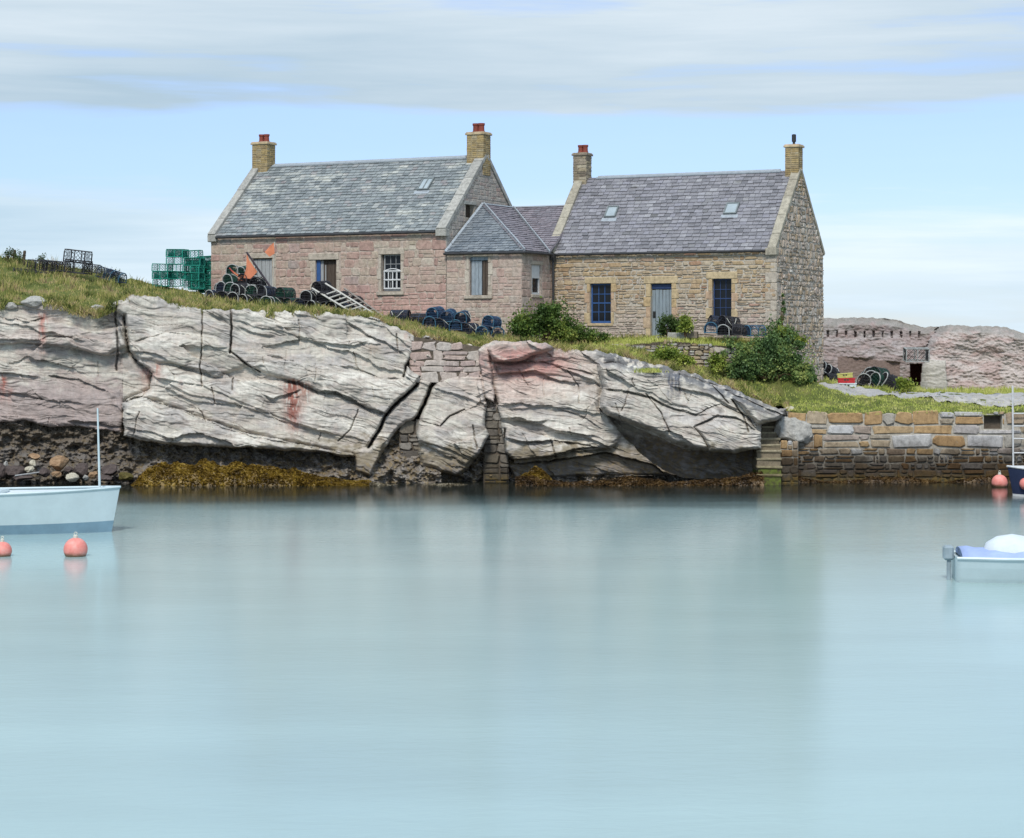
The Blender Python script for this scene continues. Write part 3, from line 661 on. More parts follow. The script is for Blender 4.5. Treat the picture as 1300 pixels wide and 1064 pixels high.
xs=np.linspace(-38,38,nx); ts=np.linspace(0,1,ny)**1.5
GX=np.repeat(xs[None,:],ny,0); GY=edgeY(GX)+ts[:,None]*26
GZ=ground_z(GX.ravel(),GY.ravel()).reshape(ny,nx)
GZ=GZ+(fbm(GX*1.3,GY*1.3,4,3)-.5)*.36*sstep(0,.03,ts)[:,None]
GZ[0]-=.12
# fall away behind the houses down to below the sea
back=np.linspace(0,1,14)[1:]
BX=np.repeat(xs[None,:],13,0); BY=GY[-1]+back[:,None]*30; BZ=GZ[-1]*(1-back[:,None]**2)-1.5*back[:,None]**2
V=np.stack([np.vstack([GX,BX]),np.vstack([GY,BY]),np.vstack([GZ,BZ])],-1); nyy=ny+13
idx=np.arange(nyy*nx).reshape(nyy,nx); q=np.stack([idx[:-1,:-1],idx[:-1,1:],idx[1:,1:],idx[1:,:-1]],-1).reshape(-1,4)
n=NT('turf_soil'); v=n.coord(); a=n.noise(v,1.3,6,.65); b=n.noise(v,14,4,.7)
c=n.ramp(a,[(.3,(.07,.09,.025)),(.5,(.12,.14,.04)),(.62,(.17,.17,.06)),(.75,(.17,.12,.07))]); c=n.mix(1,c,n.ramp(b,[(.3,.6),(.7,1.15)]),'MULTIPLY'); n.bump(b,.8,.05); n.fin(c,.95,.1); M['turf']=n.m
g=np_mesh('ground',V.reshape(-1,3),q,None,[M['turf']],smooth=True); tag(g,'grassy headland rising to the left behind the sea rocks',kind='structure')
def sheet(name,pts_top,pts_bot,mat,label,lift=.03,nx=160,ny=14,kind='structure'):
    """ground-hugging strip between two pixel polylines given as (px,py,Y)"""
    A=np.array([tuple(W(*p)) for p in pts_top]); B=np.array([tuple(W(*p)) for p in pts_bot])
    t=np.linspace(0,1,nx)
    def sam(P): s=np.linspace(0,1,len(P)); return np.stack([np.interp(t,s,P[:,k]) for k in (0,1)],-1)
    a,b=sam(A),sam(B); u=np.linspace(0,1,ny)[:,None,None]; G=b[None]*(1-u)+a[None]*u
    wob=(fbm(G[...,0]*1.5,G[...,1]*1.5,3,9)-.5)*.9; G[...,1]+=wob*np.minimum(1,4*np.minimum(u[...,0],1-u[...,0])*0+1)
    z=ground_z(G[...,0].ravel(),G[...,1].ravel()).reshape(ny,nx)+lift+(fbm(G[...,0]*1.3,G[...,1]*1.3,4,3)-.5)*.36
    V=np.concatenate([G,z[...,None]],-1); ii=np.arange(nx*ny).reshape(ny,nx); q=np.stack([ii[:-1,:-1],ii[:-1,1:],ii[1:,1:],ii[1:,:-1]],-1).reshape(-1,4)
    return tag(np_mesh(name,V.reshape(-1,3),q,None,[mat],smooth=True),label,kind=kind)
n=NT('gravel_path'); v=n.coord(); a=n.noise(v,2,5,.6); b=n.noise(v,22,3,.8)
c=n.ramp(a,[(.3,(.32,.31,.305)),(.6,(.40,.39,.385)),(.72,(.30,.28,.24))]); c=n.mix(1,c,n.ramp(b,[(.3,.75),(.7,1.15)]),'MULTIPLY'); n.bump(b,.6,.03); n.fin(c,.95,.1); M['gravel']=n.m
PATH_T=[(960,488,78.2),(1040,494.5,80),(1120,499,80.5),(1200,502,82),(1345,503,82),(1480,503,82)]
PATH_B=[(975,490,77),(1040,497.5,78.2),(1100,504,77.8),(1170,509,77.2),(1230,511,76.5),(1345,512,76),(1480,512,76)]
sheet('path',PATH_T,PATH_B,M['gravel'],'grey gravel track along the top of the quay',.03)
M['paving']=m_plain('worn_quay_paving',(.36,.34,.31),.9,.2,.35,2.2,.5)
sheet('quay_paving',[(1172,506,78),(1230,505,79),(1345,505,79)],[(1200,514,75.6),(1240,517,74.4),(1345,519.5,73)],M['paving'],'worn pale flagstones along the quay edge',.042)

# ------------------------------------------------------------------ SEA CLIFF
pxs=np.arange(-330,1006,.8); TOPX=np.array(EDGE,float)
top=np.interp(pxs,TOPX[:,0],TOPX[:,1]); top+= (fbm(pxs/14,pxs*0,3,41)-.5)*8
NR=330; rows=np.linspace(0,1,NR)[:,None]; BOT=628.0
PXg=np.repeat(pxs[None,:],NR,0); PYg=top[None,:]+(BOT-top[None,:])*rows
n_lo=fbm(PXg/60,PYg/60,4,11)-.5; n_mid=fbm(PXg/16,PYg/12,4,12)-.5; n_hi=fbm(PXg/5,PYg/4,3,13)-.5
D=np.full(PXg.shape,.0)+n_mid*1.0+n_hi*.3
blk=np.zeros(PXg.shape,int)
def paint(bid,P,h,rw=8,rd=.35,lean=0,gx=0,und=None):
    global D
    P=np.asarray(P,float); x0,x1=P[:,0].min()-2,P[:,0].max()+2; cs=(pxs>=x0)&(pxs<=x1); i0=np.argmax(cs); i1=len(cs)-np.argmax(cs[::-1])
    X=PXg[:,i0:i1]; Y=PYg[:,i0:i1]; wx=X+(fbm(X/22,Y/22,4,bid+50)-.5)*5; wy=Y+(fbm(X/22,Y/22,4,bid+90)-.5)*5
    ins=inpoly(wx,wy,P); d=segdist(wx,wy,P,True)
    hh=h-rd*.75*np.clip(1-d/(rw*.6),0,1)**2+lean*(Y-480)/36+gx*(X-P[:,0].mean())/36
    sub=D[:,i0:i1]; sub[ins]=hh[ins]; blk[:,i0:i1][ins]=bid
TP0=lambda a,b:[(x,y-14) for x,y in EDGE if a<=x<=b]
paint(1,[(-345,360)]+[(148,360),(158,402),(161,421),(164,445),(174,458),(194,474),(191,494),(165,505),(156,512),(155,548),(125,545),(100,541),(60,542),(30,533),(-10,538),(-345,538)],0.0,10,.3,.10)
paint(1,[(-345,452),(-20,450),(56,476),(99,481),(131,494),(156,505),(156,512),(155,548),(125,545),(100,541),(60,542),(30,533),(-10,538),(-345,538)],.18,6,.15,.06)
paint(1,[(-345,404),(0,403),(40,408),(62,404),(120,420),(152,414),(162,440),(131,451),(89,441),(40,436),(-345,440)],.28,7,.25,.05)
paint(2,[(138,388),(150,360),(262,370),(350,370),(437,374),(480,385),(515,412),(528,429),(525,449),(516,465),(533,478),(529,489),(510,506),(500,515),(489,528),(482,544),(468,568),(445,578),(416,573),(352,571),(300,568),(230,566),(158,553),(155,512),(181,504),(191,494),(194,474),(174,458),(164,445),(161,421),(158,402)],.55,9,.35,.10)
paint(2,[(164,436),(210,421),(247,425),(300,440),(350,455),(410,460),(479,478),(512,482),(516,465),(533,478),(529,489),(510,506),(500,515),(489,528),(470,518),(440,506),(405,497),(379,484),(355,480),(312,465),(273,479),(224,463),(180,456),(166,447)],.78,8,.25,.08)
paint(2,[(174,458),(224,464),(273,480),(300,478),(355,482),(379,486),(405,499),(426,498),(458,514),(471,520),(495,528),(482,544),(468,568),(445,578),(418,571),(405,568),(340,555),(300,546),(260,532),(227,519),(181,504),(191,494),(194,474)],.72,9,.3,.12)
paint(3,[(157,512),(170,506),(181,505),(227,520),(260,533),(300,547),(340,556),(405,569),(450,577),(470,582),(430,580),(416,574),(352,571),(300,568),(230,566),(185,560),(157,553)],1.25,9,.35,.16)
paint(4,[(533,479),(553,484),(545,500),(537,515),(527,531),(515,535),(505,545),(495,560),(480,585),(470,598),(455,590),(468,568),(482,544),(489,528),(500,515),(510,506),(529,489)],.50,7,.3,.1)
paint(4,[(448,572),(470,566),(490,560),(478,588),(470,604),(452,598)],.9,5,.3,.1)
paint(5,[(531,534),(540,513),(550,490),(556,482),(575,474),(614,476),(617,510),(616,540),(621,552),(612,570),(592,597),(580,603),(560,600),(534,590),(529,550)],.62,9,.35,.12,.05)
paint(5,[(531,534),(558,542),(571,529),(600,515),(617,510),(616,540),(621,552),(612,570),(592,590),(560,575),(530,560)],.85,7,.25,.14)
paint(6,[(610,442),(628,420),(680,420),(757,430),(850,450),(950,486),(1008,512),(1006,526),(968,540),(965,572),(957,600),(900,600),(800,606),(760,602),(700,606),(654,609),(654,582),(641,572),(641,548),(629,503),(620,470)],.45,10,.4,.16)
paint(6,[(606,444),(612,440),(620,444),(624,470),(628,500),(626,512),(616,505),(612,470)],.7,4,.2)
paint(6,[(640,505),(680,500),(720,505),(757,484),(763,492),(762,518),(775,528),(790,552),(777,570),(720,572),(686,581),(654,582),(641,572),(636,540),(631,515)],.75,10,.35,.22)
paint(6,[(641,557),(673,561),(703,559),(733,562),(772,570),(752,568),(728,571),(703,579),(686,582),(654,584),(641,572)],1.0,6,.3,.1)
paint(7,[(772,528),(789,536),(826,550),(851,563),(875,572),(900,572),(966,570),(962,608),(868,608),(842,596),(815,578),(792,554)],-.25,34,-.7)
paint(6,[(645,590),(700,584),(770,574),(830,590),(850,604),(760,604),(700,606),(654,609)],.35,6,.3)
paint(8,[(757,459),(800,464),(850,473),(900,487),(950,505),(1000,519),(985,532),(966,540),(965,568),(957,566),(893,573),(858,563),(826,548),(789,534),(772,528),(761,518),(765,491)],1.45,13,.75,.10)
paint(8,[(767,493),(801,497),(826,503),(848,516),(883,525),(915,512),(950,530),(965,548),(965,568),(957,566),(893,573),(858,563),(826,548),(789,534),(772,528),(761,518)],1.75,12,.6,.08)
paint(8,[(880,542),(911,527),(935,529),(966,549),(966,570),(930,576),(900,574),(892,556)],2.0,9,.4)
paint(8,[(930,505),(975,518),(996,524),(985,533),(962,540)],2.0,9,.5)
paint(9,[(618,444),(630,430),(660,424),(690,426),(706,440),(682,451),(660,459),(640,461),(624,458)],1.0,9,.6)
paint(9,[(628,461),(686,459),(718,467),(757,476),(762,488),(720,480),(680,472),(632,474)],.62,5,.2,.1)
D=np.maximum(D,-2.4)
# undercut dark shelf on the left shore and rubble shelf
shelf=sstep(560,612,PYg)*(PXg<560); D=np.where(blk==0,D+shelf*1.0,D)
fade=sstep(0,6,PYg-top[None,:])
# ledges: (polyline, step metres, decay px)
LEDG=[([(-60,404),(0,403),(40,408),(56,403)],.22,9),([(-60,430),(53,431),(62,425),(85,427),(110,434)],.16,9),([(89,441),(131,451),(164,448)],.3,10),([(56,476),(99,481),(131,494),(141,500)],.25,9),([(-40,470),(13,474),(53,479)],.18,8),
([(85,533),(120,536),(151,541)],.25,7),([(-60,505),(20,498),(60,508),(110,512)],.12,10),([(164,435),(210,421),(247,425)],.15,8),([(164,445),(197,448),(224,463),(257,469),(273,479)],.15,8),
([(300,452),(316,463),(334,478)],.30,7),([(300,414),(326,423),(350,428)],.16,6),([(350,413),(371,417)],.2,5),([(392,432),(424,436),(447,438),(468,434)],.2,7),([(410,460),(431,465),(447,465),(479,478),(510,481)],.14,8),
([(437,406),(458,418),(468,426),(489,434),(505,444),(518,452)],.2,6),([(355,480),(379,484),(405,497),(426,495.5),(458,512.6),(471,518),(495,526)],.38,6),([(334,500),(347,506),(384,494)],.2,6),
([(181,505),(227,520),(260,533),(290,545),(330,556),(405,568),(440,577)],.15,5),([(200,480),(260,490),(330,520),(400,545),(470,560)],.1,9),([(180,470),(240,500),(300,512),(360,535),(430,552)],.1,8),
([(531,532),(558,541),(571,528),(616,510)],.15,6),([(535,560),(570,570),(600,585)],.14,6),([(629,459),(686,458),(718,466),(757,474)],.2,6),([(700,462),(718,469),(757,484),(763,491)],.28,6),
([(646,532),(678,535),(696,534)],.28,6),([(641,557),(673,561),(703,559),(733,562)],.24,6),([(703,548),(737,552),(762,562),(777,570)],.22,6),([(686,581),(703,578),(728,570),(752,567),(772,570)],.4,6),
([(767,493),(801,497),(826,503),(848,516),(883,525),(900,527)],.25,6),([(640,520),(700,515),(740,528),(765,545)],.1,7),([(880,541),(911,527),(935,529),(964,549)],.2,6),([(850,490),(900,500),(940,522),(966,535)],.2,6),([(920,495),(960,512),(1003,530)],.2,6),
([(632,474),(680,470),(712,484),(740,486)],.25,6),([(626,458),(659,459),(680,450)],.3,8)]
r2=np.random.default_rng(5)
for b_,x0,x1,y0,y1,s0,s1,nn in ((1,-140,150,392,535,-.05,.12,46),(2,160,520,395,560,.12,.36,70),(3,160,420,515,566,.2,.33,16),(5,535,612,490,590,.1,.5,10),(6,640,780,450,600,.02,.25,26),(8,765,960,470,560,.15,.45,26)):
    for i in range(nn):
        px=r2.uniform(x0,x1); py=r2.uniform(y0,y1); L=r2.uniform(40,170); s=r2.uniform(s0,s1)
        LEDG.append(([(px+L*t,py+L*t*s+r2.uniform(-2.5,2.5)) for t in np.linspace(0,1,6)],r2.uniform(.008,.03),r2.uniform(2,5)))
for P,st,dec in LEDG:
    P=np.asarray(P,float); x0,x1=P[0,0],P[-1,0]; cs=(pxs>=x0)&(pxs<=x1)
    if not cs.any(): continue
    X=pxs[cs]; yl=np.interp(X,P[:,0],P[:,1])+(fbm(X/18,X*0+P[0,1],4,77)-.5)*4; tp=np.clip(np.minimum(X-x0,x1-X)/10,0,1)
    s=PYg[:,cs]-yl[None,:]
    D[:,cs]-=st*tp[None]*np.where(s>0,np.exp(-np.maximum(s,0)/dec),0)*sstep(-.2,1.2,s)
    D[:,cs]+=.25*st*tp[None]*np.where(s<=0,np.exp(np.minimum(s,0)/4),0)
CRK=[([(293,390),(294,431),(292,448)],1.3,.6),([(292,446),(312,461),(330,472)],1.2,.4),([(256.5,390),(256.5,435),(254,468),(257,490)],.9,.3),([(158,400),(161,421),(164,445),(174,458)],2.2,.5),([(150,380),(146,400),(150,430),(148,470)],1.5,.3),
([(533,479),(529,489),(510,506),(500,515),(489,528),(482,544),(468,568)],1.9,.9),([(555,481),(547,491),(539,513),(529,531),(526,542)],2.3,1.0),([(528,428),(525,449),(516,465),(512,478)],1.6,.5),
([(296,480),(295,495)],1,.25),([(269,492),(273,512)],.8,.2),([(504,424),(505,444)],.9,.2),([(559,541),(571,528),(590,520)],1,.3),([(641,545),(641,575)],1.4,.4),([(700,559),(705,580)],.9,.2),([(820,500),(838,522),(850,548)],.8,.2),([(455,520),(445,545),(430,560)],.8,.2),([(600,540),(606,570)],.9,.25),
([(862,475),(863,500)],.8,.12),([(930,508),(945,530),(950,548)],1.2,.35),([(905,490),(925,512)],1,.25),([(720,470),(735,490),(735,512)],.8,.15)]
for i in range(34):
    px=r2.uniform(-130,960); py=r2.uniform(395,560); L=r2.uniform(8,30); a_=r2.uniform(1.0,2.0); CRK.append(([(px+L*t*math.cos(a_)+r2.uniform(-1,1),py+L*t*math.sin(a_)) for t in (0,.35,.7,1)],.7,r2.uniform(.06,.16)))
for P,w,dep in CRK:
    P=np.asarray(P); cs=np.where((pxs>P[:,0].min()-8)&(pxs<P[:,0].max()+8))[0]; a,b=cs[0],cs[-1]+1
    X=PXg[:,a:b]+(fbm(PYg[:,a:b]/12,PXg[:,a:b]*0,3,31)-.5)*3; d=segdist(X,PYg[:,a:b],P)/.75
    D[:,a:b]-=dep*np.exp(-(d/w)**2)
# bedding lamination
slope=np.interp(pxs,[-150,150,165,520,535,620,640,760,1000],[.03,.08,.22,.28,.35,.35,.08,.22,.33])
off=np.concatenate([[0],np.cumsum(slope[:-1])])
bc=PYg-off[None,:]*.6-slope[None,:]*(PXg-np.interp(pxs,[-150,150,165,520,535,1000],[0,150,165,520,535,760])[None])*.4+(fbm(PXg/70,PYg/40,3,21)-.5)*26
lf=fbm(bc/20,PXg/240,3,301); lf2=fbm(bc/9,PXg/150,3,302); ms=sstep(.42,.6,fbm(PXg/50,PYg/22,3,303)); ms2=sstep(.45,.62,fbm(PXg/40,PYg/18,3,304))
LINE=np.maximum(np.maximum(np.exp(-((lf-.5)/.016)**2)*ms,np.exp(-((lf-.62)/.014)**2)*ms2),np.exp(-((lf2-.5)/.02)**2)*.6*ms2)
lam=fbm(bc/7,PXg/160,4,22,.6)-.5; lam2=fbm(bc/2.6,PXg/60,3,23,.6)-.5
rockm=(blk>0)&(blk!=7)
# angular facets: cells stretched along the bedding, each a slightly tilted plane
rf_=np.random.default_rng(17)
def facets(n,ax,ay,off,tilt):
    sx=rf_.uniform(-330,1005,n); sy=rf_.uniform(375,612,n); o=rf_.normal(size=n)*off; gx=rf_.normal(size=n)*tilt; gy=rf_.normal(size=n)*tilt*1.6; sl=np.interp(sx,pxs,slope)
    wx=PXg+(fbm(PXg/30,PYg/30,3,201)-.5)*14; wy=PYg+(fbm(PXg/30,PYg/30,3,202)-.5)*10
    best=np.full(PXg.shape,1e9); out=np.zeros(PXg.shape)
    for i in range(n):
        c0=np.searchsorted(pxs,sx[i]-4*ax); c1=np.searchsorted(pxs,sx[i]+4*ax)
        X=wx[:,c0:c1]-sx[i]; Y=wy[:,c0:c1]-sy[i]-X*sl[i]; d=(X/ax)**2+(Y/ay)**2; m=d<best[:,c0:c1]
        best[:,c0:c1][m]=d[m]; out[:,c0:c1][m]=(o[i]+gx[i]*X+gy[i]*Y)[m]
    return np.clip(out,-.35,.35)
slope=np.interp(pxs,[-150,150,165,520,535,620,640,760,1000],[.03,.08,.22,.28,.35,.35,.08,.22,.33])
FAC=facets(72,110,34,.05,.0018)+facets(175,70,12,.012,.0007)
D=D+np.where(rockm,FAC+lam*.05+lam2*.02-.05*LINE,lam*.2)+n_lo*.45+n_mid*.05+n_hi*.012
D=D-(PYg<top[None,:]+5)*((top[None,:]+5-PYg)/5)**2*.25
Yd=72.55-D
XW=(PXg-CX)/F*Yd; ZW=H+(HY-PYg)/F*Yd
# turn the top over under the turf
ext=np.linspace(0,1,9)[1:][::-1]
Yt=Yd[0][None]+ext[:,None]*2.6; Xt=np.repeat(XW[0][None],8,0); Zt=ZW[0][None]-ext[:,None]*.2-.03*ext[:,None]+(fbm(Xt*3,Yt*3,3,8)-.5)*.1*ext[:,None]
V=np.stack([np.vstack([Xt,XW]),np.vstack([Yt,Yd]),np.vstack([Zt,ZW])],-1)
# colours of the stone itself
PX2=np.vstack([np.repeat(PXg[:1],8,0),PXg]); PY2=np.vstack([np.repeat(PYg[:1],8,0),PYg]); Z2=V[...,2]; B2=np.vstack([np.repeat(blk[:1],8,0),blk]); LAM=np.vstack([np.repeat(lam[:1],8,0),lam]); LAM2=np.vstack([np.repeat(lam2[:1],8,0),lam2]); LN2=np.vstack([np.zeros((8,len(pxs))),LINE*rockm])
def C3(c): return np.array(c)[None,None,:]
def mixc(c,new,k): return c*(1-k[...,None])+C3(new)*k[...,None]
n1=fbm(PX2/45,PY2/30,5,61); n2=fbm(PX2/12,PY2/9,5,62); n3=fbm(PX2/3.2,PY2/14,4,63); n4=fbm(PX2/90,PY2/40,3,64); n5=fbm(PX2/5,PY2/4,4,65)
col=np.ones(PX2.shape+(3,))*C3((.46,.43,.37))
col=mixc(col,(.39,.365,.335),sstep(.46,.62,n1)); col=mixc(col,(.57,.54,.475),sstep(.48,.64,n4)*.85); col=mixc(col,(.44,.36,.31),sstep(.56,.70,n2)*.35)
col=mixc(col,(.38,.33,.285),sstep(.50,.64,fbm(PX2/60,PY2/8,4,66))*.55)
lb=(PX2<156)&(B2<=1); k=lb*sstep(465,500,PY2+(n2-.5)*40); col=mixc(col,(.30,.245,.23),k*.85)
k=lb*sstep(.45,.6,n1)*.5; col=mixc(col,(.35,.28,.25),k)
pk=np.exp(-((PX2-665)/60)**2-((PY2-462)/24)**2)*sstep(.25,.55,n2+.12); col=mixc(col,(.43,.21,.18),np.clip(pk*1.2,0,.85))
pk=np.exp(-((PX2-645)/45)**2-((PY2-500)/20)**2)*.5; col=mixc(col,(.50,.36,.31),np.clip(pk,0,.7))
def stain(cx,y0,y1,w,c,a):
    global col
    wob=(fbm(PY2/14,PX2*0,3,int(cx))-.5)*6; s=np.exp(-((PX2-cx-wob)/w)**2)*sstep(y0-6,y0+2,PY2)*(1-sstep(y1-45,y1,PY2+ (n3-.5)*40))*sstep(.24,.56,n3)
    col=mixc(col,c,np.clip(s*a,0,.95))
stain(372,484,566,11,(.25,.09,.065),1.1); stain(386,488,530,9,(.30,.13,.09),1); stain(54,398,462,5,(.34,.13,.10),.9); stain(3,478,520,4,(.33,.08,.05),1.2); stain(12,495,525,4,(.36,.14,.1),.8); stain(186,470,510,9,(.40,.2,.17),.9); stain(200,465,500,5,(.34,.12,.09),.9)
stain(473,440,470,9,(.40,.30,.21),.8); stain(230,485,510,3,(.40,.22,.19),.8); stain(515,425,450,3,(.4,.2,.16),.8)
for cx in (849,853,858,862): stain(cx,476,520,1.6,(.10,.11,.14),1.6)
stain(140,385,420,7,(.16,.15,.15),1); stain(150,400,470,5,(.22,.21,.22),.7); stain(150,500,545,5,(.2,.18,.18),.7)
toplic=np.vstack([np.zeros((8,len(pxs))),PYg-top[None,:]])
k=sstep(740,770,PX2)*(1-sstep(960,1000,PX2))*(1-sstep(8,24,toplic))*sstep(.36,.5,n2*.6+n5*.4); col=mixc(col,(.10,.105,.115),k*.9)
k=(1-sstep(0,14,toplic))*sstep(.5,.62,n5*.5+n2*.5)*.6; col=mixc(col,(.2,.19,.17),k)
col*=(1+LAM*.25+LAM2*.45)[...,None]*(0.82+.36*n5)[...,None]
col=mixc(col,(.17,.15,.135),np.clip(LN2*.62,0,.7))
# grey weathering streaks running down
st=sstep(.56,.7,fbm(PX2/2.4,PY2/70,4,70)); col=mixc(col,(.27,.26,.25),st*.16*(B2>0))
wet=Z2+(n2-.5)*1.0+(n1-.5)*.9
k=1-sstep(.95,1.5,wet); k=np.where(B2==0,1-sstep(1.9,2.5,wet),k); col=mixc(col,(.17,.135,.08),k*.8)
k=1-sstep(.55,1.0,wet); k=np.where((B2==0)|(B2==7),1-sstep(1.2,1.9,wet),k); dk=np.ones(col.shape)*C3((.17,.145,.12)); dk=mixc(dk,(.21,.16,.09),sstep(.48,.62,n5)); dk=mixc(dk,(.24,.225,.21),sstep(.5,.64,n2)*.8); k=k*.86; col=col*(1-k[...,None])+dk*k[...,None]
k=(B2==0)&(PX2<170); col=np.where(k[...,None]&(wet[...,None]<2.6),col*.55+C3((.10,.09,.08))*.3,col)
col=np.clip(col,.012,.75)
n=NT('sandstone'); a=n.n('Attribute',attribute_name='col').outputs['Color']; v=n.coord()
f=n.noise(n.coord((.8,1,2.2)),6,8,.68); f2=n.noise(v,42,4,.75)
c=n.mix(1,a,n.ramp(f,[(.28,.78),(.5,1.0),(.72,1.14)]),'MULTIPLY'); c=n.mix(1,c,n.ramp(f2,[(.3,.86),(.65,1.08)]),'MULTIPLY')
sp=n.noise(v,17,3,.6); c=n.mix(n.ramp(sp,[(.66,0),(.74,.5)]),c,(.16,.15,.13))
n.bump(n.math('ADD',f,n.math('MULTIPLY',f2,.4)),.4,.03)
zz=n.n('SeparateXYZ',inp={0:v}).outputs[2]; n.fin(c,n.ramp(zz,[(.3,.45),(.9,.9)]),.25); M['rock']=n.m
nc=len(pxs); nr=V.shape[0]; ii=np.arange(nr*nc).reshape(nr,nc); q=np.stack([ii[:-1,:-1],ii[1:,:-1],ii[1:,1:],ii[:-1,1:]],-1).reshape(-1,4)
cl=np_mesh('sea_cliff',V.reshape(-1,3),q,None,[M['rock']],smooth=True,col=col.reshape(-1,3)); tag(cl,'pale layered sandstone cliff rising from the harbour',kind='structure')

# ------------------------------------------------------------------ REAR RED CLIFF
px3=np.arange(1022,1500,1.0); TOP3=np.array([(1022,402),(1040,404),(1060,405),(1100,403),(1135,405),(1150,411),(1165,414),(1180,415),(1215,413),(1240,414),(1258,414),(1275,415),(1292,420),(1300,424),(1361,434),(1500,446)],float)
top3=np.interp(px3,TOP3[:,0],TOP3[:,1])+(fbm(px3/9,px3*0,3,5)-.5)*4; NR3=110
X3=np.repeat(px3[None],NR3,0); Y3=top3[None]+(505-top3[None])*np.linspace(0,1,NR3)[:,None]
a=fbm(X3/45,Y3/32,4,31)-.5; b=fbm(X3/9,Y3/2.6,4,32)-.5; c_=fbm(X3/4,Y3/2.2,3,33)-.5
bw3=Y3+(fbm(X3/50,Y3/30,3,34)-.5)*18
lm=fbm(bw3/3.2,X3/70,4,35,.6)-.5
D3=a*.6+b*.05+lm*.09+c_*.1+(Y3-450)/31*.12
D3-=(1-sstep(0,10,Y3-top3[None]))*.5
rr3=inpoly(X3+b*5,Y3+a*5,[(1172,452),(1180,430),(1200,405),(1502,405),(1502,512),(1166,512),(1169,470)]); dd3=segdist(X3,Y3,[(1172,452),(1180,430),(1200,405),(1502,405),(1502,512),(1166,512),(1169,470)],True)
D3=np.where(rr3,D3*1.2+2.6-1.3*np.clip(1-dd3/12,0,1)**2,D3)
blk3=inpoly(X3,Y3,[(1168,470),(1176,456),(1200,458),(1203,498),(1166,500)]); D3=np.where(blk3,D3*.3+2.6,D3)
for i in range(11):
    cx=1051+i*11.6; m=(np.abs(X3-cx)<1.3)&(np.abs(Y3-424-i*.1)<4.2)
    if cx<1168: D3=np.where(m&(c_+b>-.25),D3-.28,D3)
pan=inpoly(X3,Y3,[(1064,453),(1068,452),(1143,460),(1143,484),(1063,482)]); D3=np.where(pan,-.02+c_*.05,D3)
hole=inpoly(X3,Y3,[(1156,462),(1171,462),(1168,496),(1154,496)]); D3=np.where(hole,-1.6,D3)
Yd3=88.3-D3; XW3=(X3-CX)/F*Yd3; ZW3=H+(HY-Y3)/F*Yd3
e3=np.linspace(0,1,7)[1:][::-1]
Xt=np.repeat(XW3[:1],6,0)*(1+e3[:,None]*.0); Yt=Yd3[:1]+e3[:,None]*9; Zt=ZW3[:1]-e3[:,None]**1.5*2.5
V3=np.stack([np.vstack([Xt,XW3]),np.vstack([Yt,Yd3]),np.vstack([Zt,ZW3])],-1)
m1=fbm(X3/14,Y3/8,4,41); m2=fbm(X3/60,bw3/12,4,42)
c3=np.ones(X3.shape+(3,))*C3((.30,.25,.24)); c3=mixc(c3,(.34,.305,.295),sstep(.45,.62,m2)); c3=mixc(c3,(.30,.21,.19),sstep(.52,.72,m1)*.35)
c3=mixc(c3,(.44,.385,.355),rr3*.92); c3=mixc(c3,(.36,.265,.24),rr3*.8*sstep(.46,.64,fbm(X3/30,bw3/8,4,43))*.9)
c3=mixc(c3,(.44,.42,.37),blk3*.85); c3=mixc(c3,(.20,.145,.125),pan*.9); c3=mixc(c3,(.12,.03,.02),hole*.9)
tk=(1-sstep(3,15,Y3-top3[None]+(m1-.5)*16)); c3=mixc(c3,(.21,.20,.175),tk*.8)
c3*=(1+lm*.22)[...,None]*(.8+.4*fbm(X3/2.5,Y3/2.5,3,45))[...,None]
c3=np.vstack([np.repeat(c3[:1],6,0),c3]); c3=np.clip(c3,.02,.7)
nr,nc=V3.shape[:2]; ii=np.arange(nr*nc).reshape(nr,nc); q=np.stack([ii[:-1,:-1],ii[1:,:-1],ii[1:,1:],ii[:-1,1:]],-1).reshape(-1,4)
tag(np_mesh('cliff',V3.reshape(-1,3),q,None,[M['rock']],smooth=True,col=c3.reshape(-1,3)),'low red and grey layered rock face behind the quay with a row of beam holes',kind='structure')

# ------------------------------------------------------------------ BOULDERS
def rockmesh(name,loc,sx,sy,sz,mat,seed,rot=0,n=3,amp=.28,parent=None,sub=4):
    import bmesh
    bm=bmesh.new(); bmesh.ops.create_icosphere(bm,subdivisions=sub,radius=1)
    v=np.array([x.co[:] for x in bm.verts]); r=np.random.default_rng(seed)
    for i in range(16):      # slice flat facets
        d=r.normal(size=3); d/=np.linalg.norm(d); h=r.uniform(.55,.9); s=v@d; v-=np.outer(np.maximum(s-h,0)*.85,d)
    nn=fbm(v[:,0]*2+seed,v[:,1]*2+v[:,2]*1.7,4,seed)-.5; v*=(1+nn*amp)[:,None]; v*=np.array([sx,sy,sz])
    for x,co in zip(bm.verts,v): x.co=co
    me=bpy.data.meshes.new(name); bm.to_mesh(me); bm.free(); o=link_mesh(name,me,[mat],parent,False); o.location=loc; o.rotation_euler=(0,0,rot); return o
def m_rock(name,c1,c2,c3,wet=None):
    n=NT(name); v=n.coord(); a=n.noise(v,2.2,6,.65); b=n.noise(v,16,5,.7); l=n.noise(n.coord((1,1,6)),2.5,4,.6,.5)
    c=n.ramp(n.math('ADD',n.math('MULTIPLY',a,.6),n.math('MULTIPLY',l,.4)),[(.3,c1),(.5,c2),(.7,c3)]); c=n.mix(1,c,n.ramp(b,[(.3,.72),(.7,1.15)]),'MULTIPLY'); n.bump(n.math('ADD',a,n.math('MULTIPLY',b,.4)),.5,.05); return n.fin(c,.8,.25)
